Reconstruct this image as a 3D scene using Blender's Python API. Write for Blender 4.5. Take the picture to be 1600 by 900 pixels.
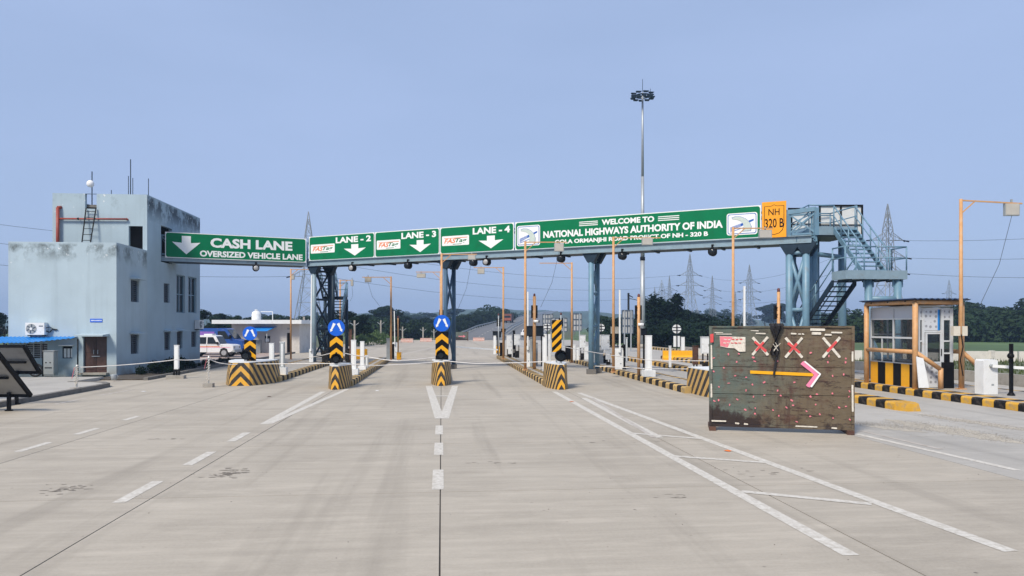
import bpy, math, random
from mathutils import Vector, Matrix
random.seed(7)
for o in list(bpy.data.objects): bpy.data.objects.remove(o)
scene = bpy.context.scene
COL = scene.collection
# ------------------------------------------------------------------ camera, sky, sun
H, FPX, CX, HZ = 2.6, 1150.0, 800.0, 510.0
TH = math.atan(110.0/1150.0)                      # the camera looks 5.5 degrees right of the road
cam = bpy.data.cameras.new('camera'); cam.sensor_width = 36; cam.lens = FPX/1600*36
cam.shift_y = (HZ-450)/1600; cam.clip_end = 9000; cam.clip_start = .1
camo = bpy.data.objects.new('camera', cam); COL.objects.link(camo)
camo.location = (0, 0, H); camo.rotation_euler = (math.pi/2, 0, -TH); scene.camera = camo
SUN_EL, SUN_AZ = math.radians(48), math.radians(218)   # azimuth clockwise from +Y: behind the camera, to its left
world = bpy.data.worlds.new('World'); scene.world = world; world.use_nodes = True
wn, wl = world.node_tree.nodes, world.node_tree.links
sky = wn.new('ShaderNodeTexSky'); sky.sky_type = 'NISHITA'; sky.sun_disc = False
sky.sun_elevation = SUN_EL; sky.sun_rotation = SUN_AZ; sky.dust_density = 2.0; sky.air_density = 1.0; sky.ozone_density = 1.6
mixw = wn.new('ShaderNodeMix'); mixw.data_type = 'RGBA'; mixw.inputs[0].default_value = .78
mixw.inputs[7].default_value = (3.45, 4.45, 6.75, 1)    # even milky overcast veil over the clear sky
bg = wn['Background']; bg.inputs[1].default_value = .094
ctex = wn.new('ShaderNodeTexCoord'); cmap = wn.new('ShaderNodeMapping'); cmap.inputs['Scale'].default_value = (1, 1, 3.2); cno = wn.new('ShaderNodeTexNoise'); cno.inputs['Scale'].default_value = 1.6; cno.inputs['Detail'].default_value = 6; cno.inputs['Roughness'].default_value = .5
cr = wn.new('ShaderNodeMapRange'); cr.inputs[1].default_value = .3; cr.inputs[2].default_value = .7; cr.inputs[3].default_value = .66; cr.inputs[4].default_value = .9
wl.new(ctex.outputs['Generated'], cmap.inputs[0]); wl.new(cmap.outputs[0], cno.inputs['Vector']); wl.new(cno.outputs['Fac'], cr.inputs[0]); wl.new(cr.outputs[0], mixw.inputs[0])   # uneven thickness of the veil
wl.new(sky.outputs[0], mixw.inputs[6]); wl.new(mixw.outputs[2], bg.inputs[0])
sd = bpy.data.lights.new('sun', 'SUN'); sd.energy = 3.3; sd.angle = math.radians(14); sd.color = (1, .90, .76)
so = bpy.data.objects.new('sun', sd); COL.objects.link(so)
sdir = Vector((math.sin(SUN_AZ)*math.cos(SUN_EL), math.cos(SUN_AZ)*math.cos(SUN_EL), math.sin(SUN_EL)))
so.rotation_euler = sdir.to_track_quat('Z', 'Y').to_euler(); so.location = sdir*200
vs = scene.view_settings; vs.view_transform = 'Standard'; vs.look = 'None'; vs.exposure = .42; vs.gamma = 1; vs.use_curve_mapping = False

# ------------------------------------------------------------------ geometry helpers
CT, ST = math.cos(TH), math.sin(TH)
def c2w(X, Y, z): return Vector((X*CT+Y*ST, -X*ST+Y*CT, z))
def W(px, py, Y): return c2w((px-CX)/FPX*Y, Y, H-(py-HZ)/FPX*Y)
def G(px, py, z=0.0): return W(px, py, (H-z)*FPX/(py-HZ))
CAMP = Vector((0, 0, H))
def ray(px, py): return W(px, py, 1.0)-CAMP
def onp(px, py, p, n):
    d = ray(px, py); t = (Vector(p)-CAMP).dot(Vector(n))/d.dot(Vector(n)); return CAMP+d*t
def onx(px, py, x): return onp(px, py, (x, 0, 0), (1, 0, 0))
def ony(px, py, y): return onp(px, py, (0, y, 0), (0, 1, 0))
XM = {}                                            # root -> inverse matrix
class MB:
    def __init__(s): s.v = []; s.f = []; s.m = []; s.s = []
    def face(s, pts, m=0, sm=False):
        n = len(s.v); s.v += [tuple(p) for p in pts]; s.f.append(tuple(range(n, n+len(pts)))); s.m.append(m); s.s.append(sm); return s
    def raw(s, vs, fs, m=0, sm=False):
        n = len(s.v); s.v += [tuple(p) for p in vs]
        for f in fs: s.f.append(tuple(i+n for i in f)); s.m.append(m); s.s.append(sm)
        return s
    def box(s, x0, x1, y0, y1, z0, z1, m=0):
        if x0 > x1: x0, x1 = x1, x0
        if y0 > y1: y0, y1 = y1, y0
        if z0 > z1: z0, z1 = z1, z0
        return s.raw([(x0,y0,z0),(x1,y0,z0),(x1,y1,z0),(x0,y1,z0),(x0,y0,z1),(x1,y0,z1),(x1,y1,z1),(x0,y1,z1)],
              [(0,3,2,1),(4,5,6,7),(0,1,5,4),(1,2,6,5),(2,3,7,6),(3,0,4,7)], m)
    def hexa(s, b, t, m=0):                        # bottom quad, top quad (same winding, counter-clockwise from above)
        return s.raw(list(b)+list(t), [(0,3,2,1),(4,5,6,7),(0,1,5,4),(1,2,6,5),(2,3,7,6),(3,0,4,7)], m)
    def bar(s, p, q, w, h=None, m=0, up=(0,0,1)):
        p, q = Vector(p), Vector(q); h = h or w; d = (q-p)
        if d.length < 1e-6: return s
        d.normalize(); u = Vector(up)
        if abs(d.dot(u)) > .98: u = Vector((0, 1, 0))
        a = d.cross(u).normalized()*(w/2); b = a.cross(d).normalized()*(h/2)
        vs = [p-a-b, p+a-b, p+a+b, p-a+b, q-a-b, q+a-b, q+a+b, q-a+b]
        return s.raw(vs, [(0,1,2,3),(7,6,5,4),(0,4,5,1),(1,5,6,2),(2,6,7,3),(3,7,4,0)], m)
    def cyl(s, p, q, r, r2=None, n=10, m=0, caps=True):
        p, q = Vector(p), Vector(q); r2 = r if r2 is None else r2; d = (q-p).normalized()
        u = Vector((0,0,1)) if abs(d.z) < .9 else Vector((0,1,0))
        a = d.cross(u).normalized(); b = d.cross(a).normalized(); k = len(s.v)
        for i in range(n):
            t = 2*math.pi*i/n; e = a*math.cos(t)+b*math.sin(t); s.v.append(tuple(p+e*r)); s.v.append(tuple(q+e*r2))
        for i in range(n):
            j = (i+1) % n; s.f.append((k+2*i, k+2*i+1, k+2*j+1, k+2*j)); s.m.append(m); s.s.append(True)
        if caps:
            s.f.append(tuple(k+2*i for i in range(n))); s.m.append(m); s.s.append(False)
            s.f.append(tuple(k+2*i+1 for i in reversed(range(n)))); s.m.append(m); s.s.append(False)
        return s
    def tube(s, pts, r, n=6, m=0):
        pts = [Vector(p) for p in pts]
        for a, b in zip(pts, pts[1:]): s.cyl(a, b, r, n=n, m=m, caps=False)
        return s
    def prism(s, poly, vec, m=0):                  # polygon of 3D points swept along vec
        vec = Vector(vec); a = [Vector(p) for p in poly]; b = [p+vec for p in a]; n = len(a); k = len(s.v)
        s.v += [tuple(p) for p in a+b]; s.f.append(tuple(range(k, k+n))); s.f.append(tuple(range(k+2*n-1, k+n-1, -1))); s.m += [m, m]; s.s += [False, False]
        for i in range(n):
            j = (i+1) % n; s.f.append((k+i, k+n+i, k+n+j, k+j)); s.m.append(m); s.s.append(False)
        return s
    def ball(s, c, r, n=10, m=0, sc=(1,1,1)):
        c = Vector(c); k = len(s.v); h = n//2
        for i in range(h+1):
            ph = math.pi*i/h
            for j in range(n):
                t = 2*math.pi*j/n; s.v.append((c.x+r*sc[0]*math.sin(ph)*math.cos(t), c.y+r*sc[1]*math.sin(ph)*math.sin(t), c.z+r*sc[2]*math.cos(ph)))
        for i in range(h):
            for j in range(n):
                j2 = (j+1) % n; s.f.append((k+i*n+j, k+(i+1)*n+j, k+(i+1)*n+j2, k+i*n+j2)); s.m.append(m); s.s.append(True)
        return s
    def lathe(s, c, prof, n=14, m=0):
        c = Vector(c); k = len(s.v)
        for r, z in prof:
            for j in range(n):
                t = 2*math.pi*j/n; s.v.append((c.x+r*math.cos(t), c.y+r*math.sin(t), c.z+z))
        for i in range(len(prof)-1):
            for j in range(n):
                j2 = (j+1) % n; s.f.append((k+i*n+j, k+i*n+j2, k+(i+1)*n+j2, k+(i+1)*n+j)); s.m.append(m); s.s.append(True)
        return s
    def mesh(s, name, mats):
        me = bpy.data.meshes.new(name); me.from_pydata(s.v, [], s.f)
        for m in (mats if isinstance(mats, (list, tuple)) else [mats]): me.materials.append(m)
        me.polygons.foreach_set('material_index', s.m); me.polygons.foreach_set('use_smooth', s.s); me.update(); return me
    def build(s, name, mats, parent=None, local=False):
        if parent is not None and not local and parent in XM:
            mi = XM[parent]; s.v = [tuple(mi @ Vector(p)) for p in s.v]
        o = bpy.data.objects.new(name, s.mesh(name, mats)); COL.objects.link(o)
        if parent is not None:
            o.parent = parent
            if parent in XM: XM[o] = XM[parent]
        return o
    def solo(s, name, mats, label=None, cat=None, group=None, kind=None, base=None):
        xs = [p[0] for p in s.v]; ys = [p[1] for p in s.v]; zs = [p[2] for p in s.v]
        b = Vector(base) if base else Vector(((min(xs)+max(xs))/2, (min(ys)+max(ys))/2, min(zs)))
        s.v = [tuple(Vector(p)-b) for p in s.v]
        o = bpy.data.objects.new(name, s.mesh(name, mats)); COL.objects.link(o); o.location = b
        tag(o, label, cat, group, kind); XM[o] = Matrix.Translation(-b); return o
def tag(o, label=None, cat=None, group=None, kind=None):
    if label: o['label'] = label
    if cat: o['category'] = cat
    if group: o['group'] = group
    if kind: o['kind'] = kind
    return o
def thing(name, label, cat, loc=(0,0,0), rz=0, group=None):
    o = bpy.data.objects.new(name, None); COL.objects.link(o); o.empty_display_size = .2
    o.location = loc; o.rotation_euler = (0, 0, rz); tag(o, label, cat, group)
    XM[o] = (Matrix.Translation(Vector(loc)) @ Matrix.Rotation(rz, 4, 'Z')).inverted(); return o
def inst(name, me, parent=None, loc=(0,0,0), rz=0, sc=None):
    o = bpy.data.objects.new(name, me); COL.objects.link(o)
    if parent is not None: o.parent = parent
    o.location = loc; o.rotation_euler = (0, 0, rz)
    if sc: o.scale = sc
    return o
def dup(root, loc, rz=0, label=None, sc=None):
    r = root.copy(); COL.objects.link(r); r.location = loc; r.rotation_euler = (0, 0, rz)
    if sc: r.scale = (sc,)*3 if not isinstance(sc, tuple) else sc
    if label: r['label'] = label
    for ch in root.children:
        c = ch.copy(); COL.objects.link(c); c.parent = r
        for g in ch.children:
            d = g.copy(); COL.objects.link(d); d.parent = c
    return r
# ------------------------------------------------------------------ materials
def nd(nt, t, **kw):
    n = nt.nodes.new(t)
    for k, v in kw.items(): setattr(n, k, v)
    return n
def math_n(nt, op, a, b=None, c=None):
    n = nd(nt, 'ShaderNodeMath', operation=op)
    for i, x in enumerate((a, b, c)):
        if x is None: continue
        if hasattr(x, 'is_output'): nt.links.new(x, n.inputs[i])
        else: n.inputs[i].default_value = x
    return n.outputs[0]
def coord(nt, kind='Object', sc=(1,1,1)):
    if kind == 'World': src = nd(nt, 'ShaderNodeNewGeometry').outputs['Position']
    else: src = nd(nt, 'ShaderNodeTexCoord').outputs[kind]
    mp = nd(nt, 'ShaderNodeMapping'); mp.inputs['Scale'].default_value = sc; nt.links.new(src, mp.inputs[0]); return mp.outputs[0]
def noise(nt, vec, scale, detail=4, rough=.55):
    n = nd(nt, 'ShaderNodeTexNoise'); n.inputs['Scale'].default_value = scale; n.inputs['Detail'].default_value = detail; n.inputs['Roughness'].default_value = rough
    nt.links.new(vec, n.inputs['Vector']); return n.outputs['Fac']
def remap(nt, v, a, b, lo=0., hi=1.):
    n = nd(nt, 'ShaderNodeMapRange'); nt.links.new(v, n.inputs[0])
    for i, x in enumerate((a, b, lo, hi)): n.inputs[i+1].default_value = x
    return n.outputs[0]
def mixc(nt, f, a, b):
    n = nd(nt, 'ShaderNodeMix', data_type='RGBA')
    for i, x in ((0, f), (6, a), (7, b)):
        if hasattr(x, 'is_output'): nt.links.new(x, n.inputs[i])
        elif i == 0: n.inputs[0].default_value = x
        else: n.inputs[i].default_value = (*x[:3], 1)
    return n.outputs[2]
def newmat(name):
    m = bpy.data.materials.new(name); m.use_nodes = True; nt = m.node_tree; return m, nt, nt.nodes['Principled BSDF']
def L3(c, k): return tuple(min(1, x*k) for x in c)
def mat(name, col, rough=.6, var=.12, scale=2., metal=0, bump=0., dirt=None, co='Object', st=(1,1,1), rnd=0., alpha=None, spec=.5, bs=None):
    m, nt, p = newmat(name); v = coord(nt, co, st)
    f = remap(nt, noise(nt, v, scale, 6), .3, .7)
    c = mixc(nt, f, L3(col, 1-var), L3(col, 1+var))
    if dirt:
        dc, amt, ds = dirt; g = remap(nt, noise(nt, v, ds, 8, .65), .62-amt*.35, .78-amt*.2, 0, min(1, .5+amt)); c = mixc(nt, g, c, dc)
    if rnd:
        r = nd(nt, 'ShaderNodeObjectInfo').outputs['Random']; hs = nd(nt, 'ShaderNodeHueSaturation')
        nt.links.new(c, hs.inputs['Color']); nt.links.new(remap(nt, r, 0, 1, 1-rnd, 1+rnd), hs.inputs['Value']); c = hs.outputs[0]
    nt.links.new(c, p.inputs['Base Color']); p.inputs['Roughness'].default_value = rough; p.inputs['Metallic'].default_value = metal
    p.inputs['Specular IOR Level'].default_value = spec
    if bump:
        b = nd(nt, 'ShaderNodeBump'); b.inputs['Strength'].default_value = bump; b.inputs['Distance'].default_value = .02
        nt.links.new(noise(nt, v, bs or scale*6, 6), b.inputs['Height']); nt.links.new(b.outputs[0], p.inputs['Normal'])
    return m
DUST = (.36, .31, .25); RUST = (.13, .055, .03); SOOT = (.03, .03, .032)
YEL, BLK = (.66, .35, .012), (.009, .0085, .009)
M = {}
M['white'] = mat('white_paint', (.72, .74, .74), .45, .05, 3, dirt=(DUST, .12, 4))
M['cream'] = mat('cream_paint', (.62, .58, .48), .5, .06, 3, dirt=(DUST, .2, 4))
M['black'] = mat('black_paint', (.007, .007, .008), .5, .3, 6, spec=.12)
M['black_dusty'] = mat('dusty_black', (.012, .011, .0105), .6, .3, 5, dirt=((.085, .07, .055), .36, 7), spec=.15)
M['yellow'] = mat('yellow_paint', (.60, .33, .03), .6, .14, 4, dirt=((.30, .235, .15), .38, 5), rnd=.08)
M['yellow_film'] = mat('yellow_reflective_film', (.78, .38, .005), .35, .05, 4)
M['orange'] = mat('ochre_pole_paint', (.54, .295, .125), .55, .15, 5, dirt=(DUST, .25, 5))
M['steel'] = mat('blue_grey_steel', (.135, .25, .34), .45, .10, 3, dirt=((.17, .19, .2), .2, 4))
M['steel_dark'] = mat('dark_and_shaded_steel', (.016, .032, .052), .5, .2, 3, spec=.2)  # real dark steel; also holds painted shade for deck and platform undersides
M['steel_shaded'] = mat('shade_tinted_blue_steel', (.055, .11, .18), .5, .15, 3, spec=.3)  # blue steel darkened in colour to imitate its shaded side
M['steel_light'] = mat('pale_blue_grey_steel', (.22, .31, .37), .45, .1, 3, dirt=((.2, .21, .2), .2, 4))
M['galv'] = mat('galvanised_steel', (.36, .39, .41), .45, .1, 3, metal=.35)
M['pylon'] = mat('weathered_galvanised_lattice', (.23, .25, .27), .6, .1, .3)
M['concrete'] = mat('concrete', (.33, .31, .275), .85, .14, 2.5, bump=.25, dirt=((.17, .155, .135), .3, 1.6))
M['concrete_dark'] = mat('old_concrete', (.17, .16, .145), .9, .2, 2, bump=.3, dirt=((.07, .065, .06), .4, 2))
M['green_sign'] = mat('green_reflective_sheet', (.002, .165, .066), .5, .07, 1.5, dirt=((.008, .12, .05), .2, 1.2), spec=.12)
M['white_film'] = mat('white_reflective_film', (.8, .82, .81), .35, .03, 3)
M['orange_sign'] = mat('orange_reflective_film', (.85, .34, .008), .35, .06, 2)
M['blue_sign'] = mat('blue_reflective_film', (.0035, .11, .62), .3, .05, 3)
M['logo_blue'] = mat('logo_blue', (.01, .1, .42), .4, .1, 30); M['logo_pale'] = mat('logo_pale_green', (.52, .6, .55), .4, .06, 10)
M['logo_orange'] = mat('logo_orange', (.74, .17, .02), .4, .05, 5); M['logo_green'] = mat('logo_green', (.01, .16, .05), .4, .05, 5)
M['glass'] = mat('dark_window_glass', (.012, .016, .02), .12, .2, 1, spec=.35)
M['recess'] = mat('unlit_room_plaster', (.06, .05, .045), .9, .2, 2)  # darkness of the unlit rooms is put into the plaster colour
M['grille'] = mat('window_grille', (.06, .085, .12), .5, .1, 4)
M['grey_box'] = mat('grey_cabinet_paint', (.30, .33, .34), .5, .07, 3, dirt=(DUST, .2, 5))
M['red_pipe'] = mat('red_oxide_pipe', (.27, .045, .028), .5, .15, 5)
M['brown_door'] = mat('brown_painted_door', (.065, .032, .024), .5, .25, 5)
M['blue_sheet'] = mat('blue_roof_sheet', (.012, .21, .60), .4, .08, 2, dirt=((.1, .2, .34), .12, 4))
M['blue_dark_sheet'] = mat('dark_blue_roof_sheet', (.03, .055, .12), .45, .2, 2)
M['rope'] = mat('white_rope', (.7, .68, .65), .8, .1, 8)
M['wire'] = mat('overhead_wire', (.05, .055, .065), .6, .1, 1)
M['lens'] = mat('grey_lamp_lens', (.36, .36, .36), .25, .1, 6)
M['lamp_panel'] = mat('floodlight_face', (.45, .43, .38), .35, .1, 3)
M['tyre'] = mat('tyre_rubber', (.018, .018, .018), .85, .2, 6); M['rim'] = mat('grey_wheel_rim', (.38, .39, .4), .4, .1, 4, metal=.3)
M['suv_white'] = mat('white_car_paint', (.72, .73, .74), .28, .03, 1, dirt=(DUST, .1, 3)); M['van_blue'] = mat('blue_van_paint', (.018, .075, .30), .3, .08, 1, dirt=(DUST, .08, 3))
M['purple'] = mat('purple_stripe_film', (.22, .11, .42), .4, .15, 2); M['red'] = mat('red_paint', (.10, .02, .018), .5, .1, 4)
M['pink'] = mat('pink_paint', (.72, .20, .24), .55, .12, 20); M['tape_pink'] = mat('pink_tape', (.78, .22, .36), .5, .06, 8); M['tape_white'] = mat('dirty_white_tape', (.66, .62, .54), .6, .12, 14, dirt=((.3, .26, .2), .3, 18)); M['tape_red'] = mat('red_tape', (.62, .07, .07), .5, .1, 10)
M['frost'] = mat('printed_white_panel', (.56, .59, .62), .4, .05, 3)
M['alu'] = mat('white_aluminium_section', (.55, .58, .6), .35, .06, 3, dirt=(DUST, .15, 5))
M['ball'] = mat('white_dome', (.8, .8, .8), .3, .03, 3)
M['trunk'] = mat('bark', (.07, .055, .04), .9, .25, 3)
def foliage(name, c1, c2, trans=.25):
    m, nt, p = newmat(name); v = coord(nt, 'World'); f = remap(nt, noise(nt, v, .9, 3), .3, .7)
    c = mixc(nt, f, c1, c2); r = nd(nt, 'ShaderNodeObjectInfo').outputs['Random']; hs = nd(nt, 'ShaderNodeHueSaturation')
    nt.links.new(c, hs.inputs['Color']); nt.links.new(remap(nt, r, 0, 1, .72, 1.2), hs.inputs['Value']); nt.links.new(remap(nt, r, 0, 1, .485, .51), hs.inputs['Hue'])
    nt.links.new(hs.outputs[0], p.inputs['Base Color']); p.inputs['Roughness'].default_value = .6; p.inputs['Specular IOR Level'].default_value = .06
    tr = nd(nt, 'ShaderNodeBsdfTranslucent'); nt.links.new(hs.outputs[0], tr.inputs[0]); ad = nd(nt, 'ShaderNodeMixShader'); ad.inputs[0].default_value = trans
    nt.links.new(p.outputs[0], ad.inputs[1]); nt.links.new(tr.outputs[0], ad.inputs[2]); nt.links.new(ad.outputs[0], nt.nodes['Material Output'].inputs[0]); return m
M['leaf'] = foliage('broadleaf_foliage', (.014, .032, .016), (.034, .060, .026))
M['leaf_dark'] = foliage('dark_foliage', (.007, .019, .012), (.018, .036, .018))
M['leaf_light'] = foliage('light_foliage', (.06, .105, .035), (.105, .15, .055)); M['grass'] = foliage('grass_blades', (.055, .085, .025), (.11, .13, .05))
def pave(name, c1, c2, streak=.5, joint=None):
    m, nt, p = newmat(name); v = coord(nt, 'World'); vb = coord(nt, 'World', (.10, 2.2, 1))
    big = remap(nt, noise(nt, v, .22, 5, .6), .3, .7); st_ = remap(nt, noise(nt, vb, 2.2, 7, .7), .32, .68); fine = remap(nt, noise(nt, v, 26, 4, .7), .3, .7)
    c = mixc(nt, big, c1, c2); c = mixc(nt, math_n(nt, 'MULTIPLY', st_, .75*streak), c, L3(c1, .66))
    s2 = remap(nt, noise(nt, coord(nt, 'World', (.45, 1.7, 1)), 1.3, 8, .72), .5, .72, 0, .5); c = mixc(nt, s2, c, L3(c2, 1.16))
    s3 = remap(nt, noise(nt, coord(nt, 'World', (.8, 1.5, 1)), .55, 8, .7), .5, .68, 0, .5); c = mixc(nt, s3, c, L3(c1, .74))
    s4 = remap(nt, noise(nt, coord(nt, 'World', (.6, 4.5, 1)), 3.5, 6, .75), .63, .72, 0, .6); c = mixc(nt, s4, c, L3(c1, .6))
    c = mixc(nt, math_n(nt, 'MULTIPLY', fine, .3), c, L3(c2, 1.12))
    vt = coord(nt, 'World', (1.1, .045, 1)); tr = remap(nt, noise(nt, vt, 1.0, 4, .6), .53, .70, 0, .5); c = mixc(nt, tr, c, L3(c1, .68))
    sp = remap(nt, noise(nt, v, 1.7, 8, .72), .66, .76, 0, .55); c = mixc(nt, sp, c, L3(c1, .52))
    vo = nd(nt, 'ShaderNodeTexVoronoi'); vo.inputs['Scale'].default_value = 2.3; nt.links.new(v, vo.inputs['Vector'])
    gate = remap(nt, noise(nt, v, .8, 2), .52, .6); sm = math_n(nt, 'MULTIPLY', remap(nt, vo.outputs['Distance'], .03, .07, .75, 0), gate); c = mixc(nt, sm, c, (.07, .062, .055))
    r = nd(nt, 'ShaderNodeObjectInfo').outputs['Random']; hs = nd(nt, 'ShaderNodeHueSaturation'); nt.links.new(c, hs.inputs['Color']); nt.links.new(remap(nt, r, 0, 1, .965, 1.035), hs.inputs['Value'])
    nt.links.new(hs.outputs[0], p.inputs['Base Color']); p.inputs['Roughness'].default_value = .86; p.inputs['Specular IOR Level'].default_value = .3
    b = nd(nt, 'ShaderNodeBump'); b.inputs['Strength'].default_value = .3; b.inputs['Distance'].default_value = .012; nt.links.new(noise(nt, coord(nt, 'World', (.25, 3.2, 1)), 9, 6), b.inputs['Height']); nt.links.new(b.outputs[0], p.inputs['Normal']); return m
M['slab'] = pave('brushed_concrete_paving', (.335, .303, .252), (.44, .402, .338), .6)
M['slab_grey'] = pave('grey_concrete_paving', (.325, .312, .285), (.41, .395, .362), .3)
M['joint'] = mat('dark_joint_filler', (.075, .068, .06), .95, .3, 5)
M['asphalt'] = mat('worn_asphalt', (.13, .135, .14), .85, .12, .5, co='World')
M['paint'] = mat('worn_white_road_paint', (.57, .55, .50), .8, .06, 3, co='World', dirt=((.40, .37, .315), .6, 11))
M['paint_faint'] = mat('nearly_worn_off_road_paint', (.47, .44, .40), .8, .06, 3, co='World', dirt=((.35, .315, .27), .75, 4))
M['soil'] = mat('dark_garden_soil', (.07, .058, .045), .95, .35, 3, co='World', bump=.6)
M['pavers'] = mat('reddish_block_paving', (.33, .25, .22), .85, .2, 1.2, co='World', dirt=((.40, .37, .33), .5, .7))
M['verge'] = mat('grassy_verge_ground', (.085, .10, .05), .95, .3, .35, co='World', bump=.4, dirt=((.19, .16, .10), .25, .3))
M['field'] = mat('green_farm_field', (.065, .115, .035), .95, .3, .04, co='World', dirt=((.15, .14, .07), .3, .02))
def stripes(name, kx, ky, period, yel, worn, off=0.):
    m, nt, p = newmat(name); tc = nd(nt, 'ShaderNodeTexCoord').outputs['Object']; sx = nd(nt, 'ShaderNodeSeparateXYZ'); nt.links.new(tc, sx.inputs[0])
    ax = math_n(nt, 'ABSOLUTE', sx.outputs[0]); s_ = math_n(nt, 'SUBTRACT', sx.outputs[2], math_n(nt, 'MULTIPLY', ax, -kx)); s_ = math_n(nt, 'SUBTRACT', s_, math_n(nt, 'MULTIPLY', sx.outputs[1], -ky))
    nz = noise(nt, tc, 9, 3); s_ = math_n(nt, 'ADD', s_, math_n(nt, 'MULTIPLY', nz, .012))
    fr = math_n(nt, 'FRACT', math_n(nt, 'DIVIDE', math_n(nt, 'ADD', s_, off), period)); f = math_n(nt, 'GREATER_THAN', fr, .5)
    d = remap(nt, noise(nt, tc, 6, 8, .7), .4, .75, 0, worn)
    side = remap(nt, sx.outputs[1], .02, .12, 0, 1)
    yl = mixc(nt, side, yel, L3((.52, .32, .085), 1)); c = mixc(nt, f, BLK, yl); c = mixc(nt, math_n(nt, 'MULTIPLY', d, .6), c, (.25, .2, .15))
    nt.links.new(c, p.inputs['Base Color']); p.inputs['Roughness'].default_value = .5; return m
M['nose_wide'] = stripes('wide_nose_chevrons', 1.15, 1.05, .52, (.72, .36, .01), .5, .06)
M['nose'] = stripes('narrow_nose_chevrons', 1.9, 1.35, .52, (.74, .37, .01), .5, .02)
M['nose_side'] = stripes('slanted_nose_stripes', 1.2, 1.25, .62, (.6, .33, .05), .6)
# ------------------------------------------------------------------ the ground, roads and paving
KX = -14.1                                         # kerb line left of the carriageway
gnd = MB().box(-2500, 2500, -60, 4000, -.4, -.06).solo('ground', M['field'], kind='structure', base=(0,0,-.06))
verge = MB()
verge.box(24.8, 75, -10, 55.6, -.1, -.03); verge.box(-60, KX-.02, 62, 150, -.1, -.035)
verge = verge.solo('verge', M['verge'], kind='structure', base=(0,0,-.03))
road = MB().box(KX, 24.8, -8, 141, -.12, -.018).solo('road', M['joint'], kind='structure', base=(0,0,-.018))
JX = [KX, -8.33, -4.37, -.02, 5.02, 9.75, 13.75, 17.6, 24.8]
JY = [-6, 1.6, 6.8, 11.6, 16.4, 21.2, 26.4, 31.2, 35.6, 40.4, 45.2, 50, 58, 66, 75, 90, 110, 141]
for i in range(len(JX)-1):
    for j in range(len(JY)-1):
        g = .010
        x0, x1, y0, y1 = JX[i]+g, JX[i+1]-g, JY[j]+.009, JY[j+1]-.009
        m = MB().box(0, x1-x0, 0, y1-y0, -.02, 0)
        o = m.build('concrete_slab', M['slab_grey'] if i >= 5 else M['slab'], road, True); o.location = (x0, y0, .018)
        # the road root sits at z=-0.018, so slab tops are at z=0
def sheet(pts, name, m, par, z=.004):
    b = MB(); q = [Vector((p.x, p.y, z)) for p in pts]
    n = (q[1]-q[0]).cross(q[2]-q[0])
    if n.z < 0: q.reverse()
    b.face(q); return b.build(name, m, par)
def px_poly(pp, name='lane_marking', m='paint', z=.004): return sheet([G(*p) for p in pp], name, M[m], road, z)
def strip(p, q, w, name='lane_line', m='paint', z=.004):
    p, q = Vector((p[0], p[1], 0)), Vector((q[0], q[1], 0)); n = (q-p).cross(Vector((0,0,1))).normalized()*(w/2)
    return sheet([p-n, p+n, q+n, q-n], name, M[m], road, z)
def pstrip(a, b, w, name='lane_line', m='paint', z=.004): return strip(G(*a), G(*b), w, name, m, z)
# centre dashes and the V in front of the middle island
for a, b in ((665, 679), (692, 711), (734, 765)): strip((-.06, G(688, b).y), (-.06, G(688, a).y), .19, 'lane_dash')
strip((-.06, 3.0), (-.06, 6.3), .19, 'lane_dash')
pstrip((670, 603), (687, 654), .27); pstrip((711, 603), (694, 654), .27, z=.0045); pstrip((679, 619), (704, 619), .3, z=.008)
# left lane dashes and the V to the second island
for a, b in (((176,786),(247,752)), ((285,727),(335,706)), ((358,690),(387,676))):
    pa, pb = G(*a), G(*b); xm = -4.74; strip((xm, pa.y), (xm, pb.y), .19, 'lane_dash')
pstrip((412, 663), (505, 612), .22); pstrip((420, 662), (543, 608), .2, z=.0045)
for a, b in (((25,706),(82,691)), ((122,679),(160,669)), ((193,657),(226,650))): strip((-8.75, G(*a).y), (-8.75, G(*b).y), .17, 'lane_dash')
for a, b in (((85,632),(135,622)), ((155,618),(207,609))): pstrip(a, b, .15, 'lane_dash', 'paint_faint')
# gore hatching before the fourth island
pstrip((866, 612), (1190, 791), .2); pstrip((1190, 791), (1330, 868), .2, z=.004)
pstrip((905, 614), (1385, 791), .2, z=.0045); pstrip((1385, 791), (1580, 862), .2, z=.0045)
pstrip((912, 622), (1030, 684), .22, z=.005); pstrip((925, 622), (1022, 684), .12, m='paint_faint', z=.0055)
for a, b in (((985, 677), (1100, 686)), ((1052, 713), (1196, 723)), ((1158, 768), (1362, 788))): pstrip(a, b, .17, z=.0065)
pstrip((1338, 678), (1590, 735), .17); pstrip((1345, 673), (1470, 702), .12, m='paint_faint', z=.0045)
pstrip((1428, 645), (1600, 668), .12, m='paint_faint')
# far stop lines, faint
for a, b in (((560,545),(680,537)), ((700,540),(770,537)), ((600,560),(690,540))): pstrip(a, b, .3, m='paint_faint')
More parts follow.
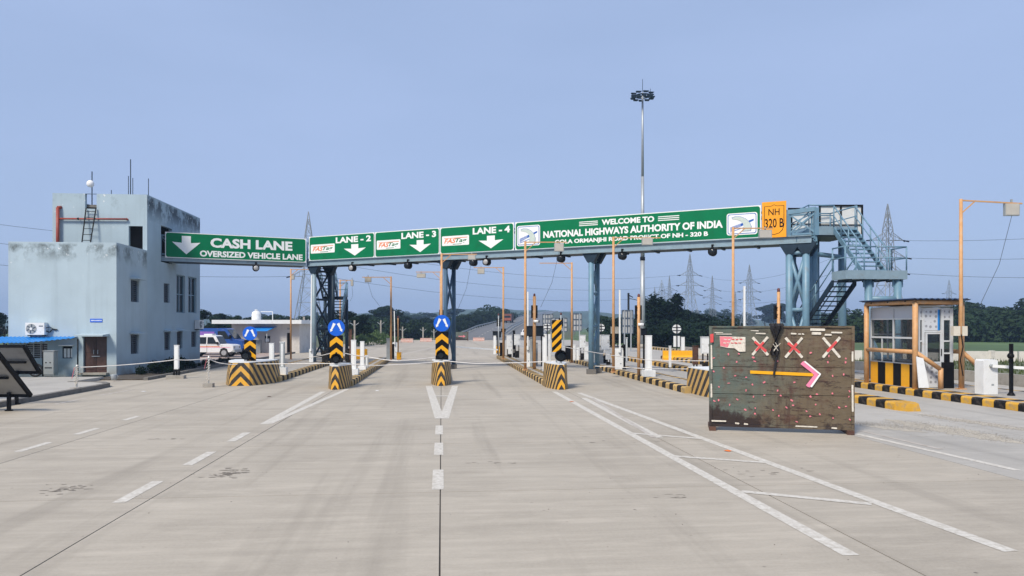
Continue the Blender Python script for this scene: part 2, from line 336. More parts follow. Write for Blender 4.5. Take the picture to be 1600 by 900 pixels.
# oil and water stains lie in the paving itself; scattered chips of broken concrete on the right
def pebbles(name, n, area, smin, smax, label, m, kind='stuff'):
    b = MB()
    for i in range(n):
        x, y = area(); s = random.uniform(smin, smax); a = random.random()*6.3
        vs = [(x+s*math.cos(a+k*2.1)*random.uniform(.6,1), y+s*math.sin(a+k*2.1)*random.uniform(.6,1), .001) for k in range(3)]
        b.raw(vs+[(x, y, s*random.uniform(.4,.9))], [(0,1,3),(1,2,3),(2,0,3)])
    o = b.solo(name, m, label, 'gravel', kind=kind, base=(0,0,.001)); return o
def along(a, b, w):
    pa, pb = G(*a), G(*b)
    def f():
        t = random.random(); s = random.gauss(0, w); s2 = random.gauss(0, w*.5); return pa.x+(pb.x-pa.x)*t+s, pa.y+(pb.y-pa.y)*t+s2
    return f
M['chip'] = mat('concrete_chips', (.28, .265, .24), .9, .3, 9, rnd=.1)
fa, fb, fc = along((1400,658),(1590,690),.28), along((1440,648),(1600,672),.16), along((1335,660),(1450,672),.3)
pebbles('gravel', 6500, lambda: random.choice((fa, fa, fb, fc))(), .006, .024, 'loose broken concrete chips scattered beside the right lane line', M['chip'])
pebbles('litter_grit', 700, lambda: (random.uniform(-12, 16), random.uniform(5, 30)), .005, .016, 'tiny dark grit strewn over the concrete paving', M['concrete_dark'])
def stain(px, py, rx_, ry_, n, name='oil_stain'):
    c = G(px, py); b = MB()
    for i in range(n):
        x, y = c.x+random.gauss(0, rx_), c.y+random.gauss(0, ry_); w, h = random.uniform(.02, .10), random.uniform(.008, .03); k = 7; a0 = random.random()
        b.face([(x+w*math.cos(a0+6.283*j/k)*random.uniform(.5, 1.1), y+h*math.sin(a0+6.283*j/k)*random.uniform(.5, 1.1), .0025+i*.00002) for j in range(k)])
    tag(b.build(name, M['oil'], road), kind='stuff')
def drift(pts, w, n=26):
    P_ = [G(*q) for q in pts]; up, dn = [], []
    for i in range(n+1):
        t = i/n; p = P_[0].lerp(P_[1], t); d = (P_[1]-P_[0]).normalized(); nn = Vector((-d.y, d.x, 0)); k = w*math.sin(math.pi*(.04+.92*t))
        up.append(p+nn*k*random.uniform(.5, 1.2)); dn.append(p-nn*k*random.uniform(.5, 1.2))
    b = MB()
    for i in range(n): b.face([Vector((q.x, q.y, .0035)) for q in (dn[i], dn[i+1], up[i+1], up[i])])
    o = b.build('sand_drift', M['sand'], road); return o
M['sand'] = mat('pale_sand_drift', (.42, .385, .315), .95, .16, 3, co='World', dirt=((.30, .28, .25), .5, 6)); drift(((1385, 655), (1600, 694)), .55); drift(((1430, 646), (1640, 678)), .28); drift(((1345, 664), (1450, 676)), .3)
M['oil'] = mat('dried_oil_stain', (.14, .12, .10), .8, .3, 20)
stain(362, 738, .16, .22, 60); stain(107, 764, .16, .2, 34); stain(255, 686, .3, .05, 10); stain(1060, 776, .2, .1, 8); stain(785, 724, .25, .1, 8); stain(900, 690, .5, .5, 8); stain(1150, 740, .6, .4, 14)
# raised pavement in front of the office, soil bed and parking
pave_y1 = G(185, 602).y
b = MB(); pts = [(-60, -8), (KX-.25, -8), (KX-.25, pave_y1-1.5), (KX-.5, pave_y1-.5), (KX-1.3, pave_y1), (-16.4, pave_y1+.15), (-16.4, 37.6), (-60, 37.6)]
b.prism([(x, y, -.04) for x, y in pts], (0, 0, .19))
pavement = b.solo('pavement', M['slab_grey'], kind='structure', base=(0,0,0))
kp = [(KX-.12, -8+i*1.2) for i in range(int((pave_y1-1.5+8)/1.2)+1)]+[(KX-.2, pave_y1-.9), (KX-.7, pave_y1-.1), (KX-1.5, pave_y1+.12), (-16.4, pave_y1+.25)]
for p, q in zip(kp, kp[1:]):
    m = MB(); m.bar((p[0], p[1], .055), (q[0]+(p[0]-q[0])*.012, q[1]+(p[1]-q[1])*.012, .055), .24, .23); m.build('kerb_stone', M['concrete_dark'], pavement)
sheet([Vector(p) for p in ((-60, 26, 0), (-17.6, 26.5, 0), (-16.6, 29, 0), (-60, 31, 0))], 'block_paving', M['pavers'], pavement, .155)
MB().box(-16.45, KX-.01, 27.5, 37.2, -.05, -.004).solo('apron_corner', M['slab'], kind='structure', base=(0,0,0))
b = MB().box(-16.9, KX-.02, 37.2, 62, -.05, .05); soil = b.solo('soil_bed', M['soil'], kind='structure', base=(0,0,0))
b = MB().box(-60, -16.9, 55.5, 90, -.05, .02); b.box(-16.9, KX-.2, 62, 90, -.05, .02); park = b.solo('parking_yard', M['pavers'], kind='structure', base=(0,0,0))
for i in range(24): MB().box(KX-.2, KX, 37+i*1.5, 38.48+i*1.5, -.03, .14).build('kerb_stone', M['concrete_dark'], road)
# ------------------------------------------------------------------ far road: climbs and bends right behind the plaza
FR = [(776, 527.5, 139.5, 18), (800, 513.5, 176, 18), (821, 502.5, 262, 18), (836, 494.5, 440, 17), (851, 489, 760, 16), (862, 486, 1000, 16)]
fr = [(W(px, py, Y), w) for px, py, Y, w in FR]; fr[0] = (Vector((fr[0][0].x, fr[0][0].y, .03)), 18)
b = MB(); bank = MB(); side = []
for i, (p, w) in enumerate(fr):
    d = ((fr[min(i+1, len(fr)-1)][0])-(fr[max(i-1, 0)][0])); d.z = 0; d.normalize(); n = Vector((d.y, -d.x, 0)); side.append((p-n*w/2, p+n*w/2, n, p))
for (l0, r0, n0, p0), (l1, r1, n1, p1) in zip(side, side[1:]):
    b.face([l0, r0, r1, l1])
    for a0, a1, n, n_ in ((l0, l1, -n0, -n1), (r1, r0, n1, n0)):
        z = lambda p: Vector((p.x, p.y, -.08)); o0 = a0+n*(1.6*max(a0.z, .1)+2); o1 = a1+n_*(1.6*max(a1.z, .1)+2)
        bank.face([a0-Vector((0,0,.03)), a1-Vector((0,0,.03)), z(o1), z(o0)]) 
hw = b.solo('highway', M['asphalt'], kind='structure', base=(0,0,0)); bank.solo('embankment', M['verge'], kind='structure', base=(0,0,-.08))
def lerp_side(t, k):                               # point on the far road, k = 0 left .. 1 right
    t = min(t, len(side)-1.001); i = int(t); f = t-i; a, c = side[i], side[i+1]
    return (a[0]*(1-f)+c[0]*f)*(1-k)+(a[1]*(1-f)+c[1]*f)*k
def crash_barrier(k, t0, t1, label, n=60):
    r = thing('crash_barrier', label, 'crash barrier', lerp_side(t0, k), 0, 'crash barriers on the far highway'); rail = MB(); 
    pts = [lerp_side(t0+(t1-t0)*i/n, k) for i in range(n+1)]
    for p, q in zip(pts, pts[1:]):
        for z, th in ((.72, .12), (.58, .12)): rail.bar(p+Vector((0,0,z)), q+Vector((0,0,z)), .1, th)
    rail.build('guard_rail', M['galv'], r)
    for p in pts: MB().bar(p-Vector((0,0,.05)), p+Vector((0,0,.8)), .14).build('post', M['galv'], r)
crash_barrier(.03, .02, 4.6, 'metal guard rail along the left edge of the far highway')
crash_barrier(.48, .05, 4.6, 'metal guard rail along the median of the far highway'); crash_barrier(.54, .05, 4.6, 'second median guard rail, right of the far highway median')
crash_barrier(.97, .05, 4.6, 'metal guard rail along the right edge of the far highway')
for k in (.25, ): 
    mk = MB()
    for i in range(32):
        t = .1+i*.14; p, q = lerp_side(t, k), lerp_side(t+.05, k); n = Vector((.08, .02, 0)); mk.face([p-n+Vector((0,0,.02)), p+n+Vector((0,0,.02)), q+n+Vector((0,0,.02)), q-n+Vector((0,0,.02))])
    mk.build('lane_dashes', M['paint'], hw)
# ------------------------------------------------------------------ traffic islands
kmb = MB(); prof = [(0, -.01), (0, .19), (.035, .245), (.34, .25), (.34, -.01)]
kmb.prism([(x, 0, z) for x, z in reversed(prof)], (0, .494, 0))
KS = {0: kmb.mesh('kerb_stone', M['yellow']), 1: kmb.mesh('kerb_stone', M['black_dusty'])}
kmw = MB(); kmw.prism([(x, 0, z) for x, z in reversed([(0, -.01), (0, .19), (.04, .245), (.9, .25), (.9, -.01)])], (0, .494, 0))
KSW = {0: kmw.mesh('kerb_stone', M['yellow']), 1: kmw.mesh('kerb_stone', M['black_dusty'])}
M['yellow_old'] = mat('faded_yellow_kerb_paint', (.50, .335, .115), .65, .2, 3, dirt=((.24, .19, .13), .4, 5), rnd=.12); M['black_old'] = mat('faded_black_kerb_paint', (.014, .012, .0115), .7, .3, 4, dirt=((.09, .075, .06), .25, 6), rnd=.15, spec=.2)
KSO = {0: kmb.mesh('kerb_stone', M['yellow_old']), 1: kmb.mesh('kerb_stone', M['black_old'])}
def island(x0, x1, y0, y1, label, ks, left=True, right=True, step=.5, top='concrete', nose_end=False):
    r = thing('traffic_island', label, 'traffic island', ((x0+x1)/2, y0, 0), 0, 'striped kerbed islands between the toll lanes')
    MB().box(x0+.2, x1-.2, y0+.05, y1, -.01, .247).build('island_top', M[top], r)
    n = int((y1-y0)/step); xm = (x0+x1)/2
    for i in range(n):
        k = ks[i % 2]
        if left: inst('kerb_stone', k, r, (x0-xm, i*step, 0), 0, (1, step/.5, 1))
        if right: inst('kerb_stone', k, r, (x1-xm, i*step, 0), 0, (-1, step/.5, 1.001))
    return r
yN = [G(376,603).y, G(520,609).y, G(690,603).y, G(877,609).y, G(1100,620).y]
I1 = island(-9.9, -7.55, yN[0]+2.3, 60, 'wide kerbed island behind the broad chevron nose, under the cash lane sign', KSO)
I2 = island(-4.75, -3.85, yN[1]+1.7, 57, 'narrow kerbed island between the cash lane and lane 2', KSO)
I3 = island(-.43, .43, yN[2]+1.5, 58, 'narrow kerbed island in the middle, below the lane 4 sign', KSO)
I4 = island(4.45, 5.35, yN[3]+1.5, 60, 'kerbed island crowded with white cabinets and black signal boxes', KSO)
I5 = island(9.4, 11.0, yN[4]+1.4, 60, 'kerbed island ending behind the rusty steel barricade, with fading yellow stripes', KSO)
I5b = island(14.0, 14.72, G(1425,642).y+.25, 64, 'low kerbed island with a rounded yellow tip right of the steel barricade', KS)
b = MB(); yb = G(1425,642).y+.26
b.hexa([(14.0, yb, -.01), (14.12, yb-.42, -.01), (14.60, yb-.42, -.01), (14.72, yb, -.01)], [(14.03, yb, .248), (14.16, yb-.36, .23), (14.56, yb-.36, .23), (14.69, yb, .248)]); b.build('rounded_tip', M['yellow'], I5b)
I6 = island(17.6, 21.2, 15.0, 58, 'broad island carrying the toll booth, black and yellow kerb', KSW, right=False)
for i in range(86): inst('kerb_stone', KSO[i % 2], I6, (1.8, i*.5, 0), 0, (-1, 1, 1.001))
I7 = island(24.9-1.2, 24.9, 66, 92, 'far kerbed island behind the yellow concrete block', KSO)
def nose(x, y, wf, wr, L, h, m, label):
    r = thing('bullnose', label, 'crash nose', (x, y, 0), 0, 'chevron painted concrete noses')
    pl = [(-wf*.75, 0), (wf*.75, 0), (wf, .10), ((wf+wr)/2+.04, L*.3), (wr, L*.62), (wr, L), (-wr, L), (-wr, L*.62), (-(wf+wr)/2-.04, L*.3), (-wf, .10)]
    tp = [(px*.9, .10+py*(L-.12)/L) for px, py in pl]; n = len(pl); b = MB(); vs = [(p[0], p[1], -.01) for p in pl]+[(p[0], p[1], h-.03) for p in tp]
    b.raw(vs, [(i, (i+1) % n, n+(i+1) % n, n+i) for i in range(n)]); b.build('nose_block', m, r, True)
    c = MB(); c.prism([(p[0]*.985, .01+p[1], h-.035) for p in tp], (0, 0, .045)); c.build('cap', M['white'], r, True); return r
N1 = nose(-8.75, yN[0], .52, 1.12, 2.9, 1.03, M['nose_wide'], 'broad chevron painted crash nose, leftmost, wide white top')
N2 = nose(-4.36, yN[1], .19, .46, 2.2, .98, M['nose'], 'narrow chevron crash nose second from the left')
N3 = nose(-.02, yN[2], .20, .46, 2.2, 1.06, M['nose'], 'narrow chevron crash nose in the middle above the painted V')
N4 = nose(4.90, yN[3], .19, .48, 2.2, 1.05, M['nose'], 'narrow chevron crash nose left of the kerb with fading stripes')
N5 = nose(10.22, yN[4]-.6, .45, .57, 2.6, 1.0, M['nose_side'], 'slant striped crash nose half hidden by the rusty steel barricade')
# marker signs on the noses
def disc(b, c, r, th, n=28, m=0): return b.cyl(Vector(c)-Vector((0, th/2, 0)), Vector(c)+Vector((0, th/2, 0)), r, n=n, m=m)
def chevron_board(r, w, z0, z1, y, apexes):
    h = MB().box(-w/2, w/2, y, y+.05, z0, z1).build('marker_board', M['black'], r, True)
    th, sl = (z1-z0)*.20, w/2*.80
    for a in apexes:
        b = MB()
        def cl(p): return (p[0], y-.004, min(max(p[1], z0+.01), z1-.01))
        poly = [(0, a), (w/2, a-sl), (w/2, a-sl-th), (0, a-th), (-w/2, a-sl-th), (-w/2, a-sl)]
        if a-sl-th < z0:                            # cut off by the board's lower edge
            if a-th >= z0:
                k = (a-th-z0)/sl*w/2; k2 = min(w/2, (a-z0)/sl*w/2); poly = [(0, a), (k2, max(a-sl, z0)), (k2, z0), (k, z0), (0, a-th), (-k, z0), (-k2, z0), (-k2, max(a-sl, z0))]
            else: k2 = min(w/2, (a-z0)/sl*w/2); poly = [(0, a), (k2, z0), (-k2, z0)]
        b.prism([cl(p) for p in poly], (0, -.005, 0)); b.build('chevron', M['yellow_film'], h, True)
def keep_sign(base, zb0, zb1, zc, rd, w, apexes, label):
    r = thing('keep_either_side_sign', label, 'road sign', base, 0, 'blue discs with two arrows on the island noses')
    MB().cyl((0, .09, -.1), (0, .09, zc), .04).build('post', M['galv'], r, True)
    chevron_board(r, w, zb0, zb1, .02, apexes)
    d = disc(MB(), (0, 0, zc), rd, .02).build('disc', M['blue_sign'], r, True)
    for s in (-1, 1):
        a = Vector((s*rd*.22, 0, rd*.52)); e = Vector((s*rd*.62, 0, -rd*.35)); dr = (e-a).normalized(); n = Vector((dr.z, 0, -dr.x))
        tip = a+(e-a)*1.18; hs = a+(e-a)*.86
        poly = [a+n*rd*.17, a-n*rd*.17, hs-n*rd*.09, hs-n*rd*.19, tip, hs+n*rd*.19, hs+n*rd*.09]
        MB().prism([p+Vector((0, -.014, zc)) for p in poly], (0, -.004, 0)).build('arrow', M['white_film'], d, True)
    return r
def place_sign(px, yb, Nroot, dy, rpx, top, bot, disc_y, w_px, apx, label):
    y = Nroot.location.y+dy; p = ony(px, bot, y); dep = p.y*CT+p.x*ST; k = dep/FPX
    base = (p.x, y, yb); z = lambda py: H-(py-HZ)*k-yb
    return keep_sign(base, z(bot), z(top), z(disc_y), rpx*k, w_px*k, [z(a) for a in apx], label)
place_sign(390.5, 1.03, N1, 1.2, 11, 531, 566, 521, 17.5, (532, 548, 562), 'blue disc with two arrows over black chevron board on the broad left nose')
place_sign(525.5, .98, N2, 1.1, 13, 524, 566, 512, 20, (526, 543.5), 'blue disc with two arrows in front of the dark stair column')
place_sign(690.5, 1.06, N3, 1.1, 13, 518, 562, 505, 20, (521, 539), 'blue disc with two arrows on the middle nose in front of an ochre pole')
# diagonal hazard board on the fourth nose
y = N4.location.y+1.2; p = ony(870, 545, y); k = (p.y*CT+p.x*ST)/FPX; zz = lambda py: H-(py-HZ)*k
r = thing('hazard_board', 'yellow and black diagonally striped board above the fourth crash nose', 'road sign', (p.x, y, 1.05))
w, z0, z1 = 15*k, zz(550)-1.05, zz(500)-1.05; brd = MB().box(-w/2, w/2, 0, .04, z0, z1).build('marker_board', M['black'], r, True)
MB().cyl((0, .06, -.1), (0, .06, z1), .035).build('post', M['galv'], r, True)
def clip(poly, f):
    out = []
    for i in range(len(poly)):
        a, b_ = poly[i], poly[(i+1) % len(poly)]; fa_, fb_ = f(a), f(b_)
        if fa_ >= 0: out.append(a)
        if (fa_ >= 0) != (fb_ >= 0): t = fa_/(fa_-fb_); out.append((a[0]+(b_[0]-a[0])*t, a[1]+(b_[1]-a[1])*t))
    return out
pd = w*.95
for i in range(-2, 6):
    c = z0+i*pd; poly = [(-w, c-w), (w, c+w), (w, c+w+pd*.5), (-w, c-w+pd*.5)]
    for f in (lambda q: q[0]+w/2, lambda q: w/2-q[0], lambda q: q[1]-z0, lambda q: z1-q[1]): poly = clip(poly, f) if poly else poly
    if len(poly) > 2: MB().prism([(q[0], -.004, q[1]) for q in poly], (0, -.004, 0)).build('stripe', M['yellow_film'], brd, True)
# round black hazard lamps on the noses
def blinker(x, y, z, rd, label):
    r = thing('hazard_lamp', label, 'lamp', (x, y, z), 0, 'round black hazard lamps on the noses')
    MB().cyl((0,0,-.01), (0,0,rd*.7), .05).build('stem', M['galv'], r, True)
    h = MB(); h.cyl((0, -.06, rd*1.35), (0, .16, rd*1.35), rd, n=20); h.cyl((0, .16, rd*1.35), (0, .26, rd*1.35), rd, rd*.5, n=20); h.ball((0, .05, rd*2.4), .045, 8); h.build('housing', M['black'], r, True)
    vz = MB()                                       # hood over the lens
    n = 12
    for i in range(n):
        a0, a1 = math.pi*i/n, math.pi*(i+1)/n; q = lambda a, yy: (rd*1.03*math.cos(a), yy, rd*1.35+rd*1.03*math.sin(a)); vz.face([q(a0, -.06), q(a1, -.06), q(a1, -.06-.16*math.sin(a1)), q(a0, -.06-.16*math.sin(a0))])
    vz.build('visor', M['black'], r, True)
    l = MB(); l.cyl((0, -.064, rd*1.3), (0, -.08, rd*1.3), rd*.72, rd*.5, n=18); l.build('lens', M['glass'], r, True)
blinker(onx(378, 560, -8.72).x, yN[0]+.8, 1.035, .21, 'round black hazard lamp on the broad leftmost nose'); blinker(-4.36, yN[1]+.35, .985, .21, 'round black hazard lamp on the nose second from left')
blinker(-.03, yN[2]+.35, 1.065, .21, 'round black hazard lamp on the middle nose'); blinker(4.93, yN[3]+.35, 1.055, .24, 'round black hazard lamp below the diagonal hazard board')
# ------------------------------------------------------------------ toll office building
bc = G(182, 588); BX, BY = bc.x, bc.y; ZL = onx(182, 379, BX).z
YU = onx(230, 450, BX).y; YE = onx(312.5, 450, BX).y; XL = ony(13, 450, BY).x; ZU = onx(230, 304, BX).z
ZR = ZL-.85
def wallmat(name, ztop, base=(.395, .495, .555), t0=.48, t1=.62, deep=1.15, sc=(.10, .125, .13)):
    m, nt, p = newmat(name); v = coord(nt, 'World'); sx = nd(nt, 'ShaderNodeSeparateXYZ'); nt.links.new(v, sx.inputs[0])
    big = remap(nt, noise(nt, v, .5, 5), .3, .7); c = mixc(nt, big, L3(base, .90), L3(base, 1.07))
    band = remap(nt, sx.outputs[2], ztop-deep, ztop-deep*.35); edge = remap(nt, sx.outputs[2], ztop-.02, ztop-.16)
    st_ = remap(nt, noise(nt, coord(nt, 'World', (1, 1, .8)), .95, 7, .68), t0, t1, 0, .9); mask = math_n(nt, 'MULTIPLY', math_n(nt, 'MULTIPLY', st_, band), edge)
    c = mixc(nt, mask, c, sc)
    fl = remap(nt, noise(nt, v, 4.2, 6, .6), .655, .68, 0, .95); c = mixc(nt, math_n(nt, 'MULTIPLY', fl, remap(nt, sx.outputs[2], ztop-2.2, ztop-.3, .0, 1)), c, (.74, .76, .76))
    run = remap(nt, noise(nt, coord(nt, 'World', (2.2, 2.2, .10)), 1.2, 6, .6), .52, .75, 0, .3); c = mixc(nt, run, c, L3(base, .60))
    low = math_n(nt, 'MULTIPLY', remap(nt, sx.outputs[2], .9, .1), remap(nt, noise(nt, v, 1.4, 5), .35, .6, 0, .7)); c = mixc(nt, low, c, (.24, .21, .17))
    nt.links.new(c, p.inputs['Base Color']); p.inputs['Roughness'].default_value = .85
    b_ = nd(nt, 'ShaderNodeBump'); b_.inputs['Strength'].default_value = .25; b_.inputs['Distance'].default_value = .02; nt.links.new(noise(nt, v, 14, 6), b_.inputs['Height']); nt.links.new(b_.outputs[0], p.inputs['Normal']); return m
MW_L, MW_U = wallmat('pale_blue_plaster_mouldy_parapet', ZL), wallmat('blue_grey_plaster_mouldy_top', ZU, (.355, .465, .54), .42, .52, 1.5, (.03, .045, .06)); MW_UF = wallmat('blue_grey_plaster_lightly_stained', ZU, (.375, .48, .545), .55, .72, 1.1, (.16, .20, .21))
BLD = thing('office_building', 'pale blue plastered two-storey toll office with mouldy parapets', 'building', (BX, BY, 0))
def wall(parent, m, o, u, n, Wd, z0, z1, holes, depth=.22, name='wall'):
    """vertical wall: origin o (xy), u = along, n = outward; holes = (u0,u1,z0,z1)"""
    o, u, n = Vector((o[0], o[1], 0)), Vector((*u, 0)), Vector((*n, 0)); P = lambda a, z, d=0: o+u*a-n*d+Vector((0, 0, z))
    us = sorted({0, Wd, *[h[0] for h in holes], *[h[1] for h in holes]}); zs = sorted({z0, z1, *[h[2] for h in holes], *[h[3] for h in holes]}); b = MB()
    flip = u.cross(Vector((0,0,1))).dot(n) < 0
    def q(pts): b.face(list(reversed(pts)) if flip else pts)
    for a0, a1 in zip(us, us[1:]):
        for c0, c1 in zip(zs, zs[1:]):
            am, cm = (a0+a1)/2, (c0+c1)/2
            if any(h[0] < am < h[1] and h[2] < cm < h[3] for h in holes): continue
            q([P(a0, c0), P(a1, c0), P(a1, c1), P(a0, c1)]); q([P(a1, c0, depth), P(a0, c0, depth), P(a0, c1, depth), P(a1, c1, depth)])
    for h in holes:
        a0, a1, c0, c1 = h
        q([P(a0, c0), P(a0, c1), P(a0, c1, depth), P(a0, c0, depth)]); q([P(a1, c1), P(a1, c0), P(a1, c0, depth), P(a1, c1, depth)])
        q([P(a1, c0), P(a0, c0), P(a0, c0, depth), P(a1, c0, depth)])
        if c1 < z1-.01: q([P(a0, c1), P(a1, c1), P(a1, c1, depth), P(a0, c1, depth)])
    q([P(0, z1), P(Wd, z1), P(Wd, z1, depth), P(0, z1, depth)])
    return b.build(name, m, parent)
def rx(x0, x1, t, b_):
    xm, ym = (x0+x1)/2, (t+b_)/2; return (onx(x0, ym, BX).y, onx(x1, ym, BX).y, onx(xm, b_, BX).z, onx(xm, t, BX).z)
def ry(x0, x1, t, b_, y): return (ony(x0, t, y).x, ony(x1, t, y).x, ony(x0, b_, y).z, ony(x0, t, y).z)
WR = [rx(204.5,217,438,472), rx(256,265,443,473), rx(275.5,289,430,489), rx(294,307,433,489), rx(204.5,216.5,523,553), rx(257,266,519,547), rx(276.5,285,518,545), rx(299,307,518,542)]
BRH = rx(251.5, 269, 355, 411)
lowH = [h for h in WR if h[1] < YU]; upH = [h for h in WR if h[0] > YU]
wall(BLD, MW_L, (BX, BY), (0,1), (1,0), YU-BY, 0, ZL, [(h[0]-BY, h[1]-BY, h[2], h[3]) for h in lowH])
wall(BLD, MW_U, (BX, YU), (0,1), (1,0), YE-YU, 0, ZU, [(h[0]-YU, h[1]-YU, h[2], h[3]) for h in upH]+[(BRH[0]-YU, BRH[1]-YU, BRH[2], BRH[3])])
DOOR = ry(130, 167, 526, 589, BY); DOOR = (DOOR[0], DOOR[1], .16, DOOR[3]); WF1 = ry(40, 74, 537, 560, BY); WF2 = ry(97, 113, 541, 560, BY)
wall(BLD, MW_L, (XL, BY), (1,0), (0,-1), BX-XL-.002, 0, ZL-.002, [(h[0]-XL, h[1]-XL, h[2], h[3]) for h in (DOOR, WF1, WF2)])
TD = ry(201, 223, 353, 395, YU); TD = (TD[0], TD[1], ZR+.02, TD[3]); cut = ry(133, 151, 304, 326, YU); XU = ony(82, 340, YU).x
wall(BLD, MW_UF, (XU, YU), (1,0), (0,-1), BX-XU-.002, ZR, ZU-.002, [(TD[0]-XU, TD[1]-XU, TD[2], TD[3]), (cut[0]-XU, cut[1]-XU, cut[2], ZU-.002)])
wall(BLD, MW_L, (XL, YE-2), (0,-1), (-1,0), YE-2-BY, 0, ZL-.004, []); wall(BLD, MW_U, (XU, YE), (0,-1), (-1,0), YE-YU, ZR, ZU-.004, []); wall(BLD, MW_U, (BX, YE), (-1,0), (0,1), BX-XU, 0, ZU-.006, [])
MB().box(XL+.2, BX-.2, BY+.2, YU+.1, ZR-.15, ZR).build('roof', M['concrete_dark'], BLD); MB().box(XU+.2, BX-.2, YU+.2, YE-.2, ZU-.75, ZU-.6).build('roof', M['concrete_dark'], BLD)
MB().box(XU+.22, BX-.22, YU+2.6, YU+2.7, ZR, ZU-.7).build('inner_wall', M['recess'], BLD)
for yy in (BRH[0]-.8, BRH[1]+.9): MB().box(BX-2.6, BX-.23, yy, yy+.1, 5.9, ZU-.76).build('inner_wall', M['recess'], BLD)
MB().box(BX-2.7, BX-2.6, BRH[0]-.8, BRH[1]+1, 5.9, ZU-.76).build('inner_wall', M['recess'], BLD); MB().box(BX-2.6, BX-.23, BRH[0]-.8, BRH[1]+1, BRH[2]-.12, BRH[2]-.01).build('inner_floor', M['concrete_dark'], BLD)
def window_x(h, grille=True, hood=True, tall=False):
    y0, y1, z0, z1 = h; d = BX-.16
    w = MB().box(d-.02, d, y0-.03, y1+.03, z0-.03, z1+.03).build('window', M['glass'], BLD)
    f = MB()
    for a, b_ in ((y0, y0+.06), (y1-.06, y1), ((y0+y1)/2-.025, (y0+y1)/2+.025)): f.box(d+.002, d+.05, a, b_, z0, z1)
    for c in ([z0, z1-.06]+([z0+(z1-z0)*.48] if tall else [])): f.box(d+.004, d+.048, y0+.06, y1-.06, c, c+.06)
    f.build('frame', M['steel'] if tall else M['grille'], w)
    if grille:
        g = MB(); n = int((z1-z0)/.105)
        for i in range(1, n): z = z0+(z1-z0)*i/n; g.box(d+.07, d+.095, y0+.01, y1-.01, z-.014, z+.014)
        for i in range(1, 4): y = y0+(y1-y0)*i/4; g.box(d+.096, d+.11, y-.01, y+.01, z0, z1)
        g.build('grille', M['grille'], w)
    if hood: MB().hexa([(BX-.02, y0-.15, z1+.05), (BX+.42, y0-.15, z1+.03), (BX+.42, y1+.15, z1+.03), (BX-.02, y1+.15, z1+.05)], [(BX-.02, y0-.15, z1+.15), (BX+.42, y0-.15, z1+.09), (BX+.42, y1+.15, z1+.09), (BX-.02, y1+.15, z1+.15)]).build('window_hood', MW_L, BLD)
for i, h in enumerate(WR): window_x(h, grille=i not in (2, 3), hood=i in (0, 4, 5, 6), tall=i in (2, 3))
# front face: door, grilled window, shutter window, canopies
d = MB().box(DOOR[0]+.02, DOOR[1]-.02, BY+.12, BY+.18, DOOR[2], DOOR[3]).build('door', M['brown_door'], BLD); xm = (DOOR[0]+DOOR[1])/2
f = MB()
for s in (-1, 1):
    for z in (.35, 1.25): f.box(xm+s*.1 if s > 0 else xm-.5, xm+.5 if s > 0 else xm-.1, BY+.10, BY+.119, DOOR[2]+z-.15, DOOR[2]+z+.5)
f.build('door_panel', M['brown_door'], d); f = MB()
for s in (-1, 1): f.box(xm+s*.10-.015, xm+s*.10+.015, BY+.06, BY+.119, DOOR[2]+1.0, DOOR[2]+1.22)
f.box(xm-.2, xm+.2, BY+.07, BY+.119, DOOR[2]+.86, DOOR[2]+.90); f.build('handle', M['galv'], d)
MB().box(xm-.008, xm+.008, BY+.105, BY+.119, DOOR[2], DOOR[3]).build('door_gap', M['black'], d)
MB().hexa([(DOOR[0]-.1, BY-.75, DOOR[3]+.02), (DOOR[1]+.12, BY-.75, DOOR[3]+.02), (DOOR[1]+.12, BY+.02, DOOR[3]+.02), (DOOR[0]-.1, BY+.02, DOOR[3]+.02)], [(DOOR[0]-.1, BY-.75, DOOR[3]+.1), (DOOR[1]+.12, BY-.75, DOOR[3]+.1), (DOOR[1]+.12, BY+.02, DOOR[3]+.15), (DOOR[0]-.1, BY+.02, DOOR[3]+.15)]).build('door_canopy', MW_L, BLD)
MB().box(DOOR[0]-.1, DOOR[1]+.1, BY-.35, BY+.1, .1, .2).build('doorstep', M['concrete'], BLD)
w = MB().box(WF1[0]-.02, WF1[1]+.02, BY+.16, BY+.2, WF1[2]-.02, WF1[3]+.02).build('window', M['glass'], BLD); g = MB()
for i in range(9): z = WF1[2]+(WF1[3]-WF1[2])*i/8; g.box(WF1[0], WF1[1], BY+.04, BY+.065, z-.012, z+.012)
for i in range(4): x = WF1[0]+(WF1[1]-WF1[0])*i/3; g.box(x-.02, x+.02, BY+.066, BY+.09, WF1[2], WF1[3])
g.build('grille', M['galv'], w)
w = MB().box(WF2[0]-.02, WF2[1]+.02, BY+.10, BY+.15, WF2[2]-.02, WF2[3]+.02).build('window', M['black'], BLD)
for i in range(3): x = WF2[0]+.06+i*.17; MB().box(x, x+.12, BY+.06, BY+.098, WF2[2]+.04, WF2[3]-.12).build('pane', M['white'], w)
MB().box(WF2[0]-.08, WF2[1]+.1, BY-.22, BY-.002, WF2[3]+.02, WF2[3]+.07).build('window_hood', M['white'], BLD)
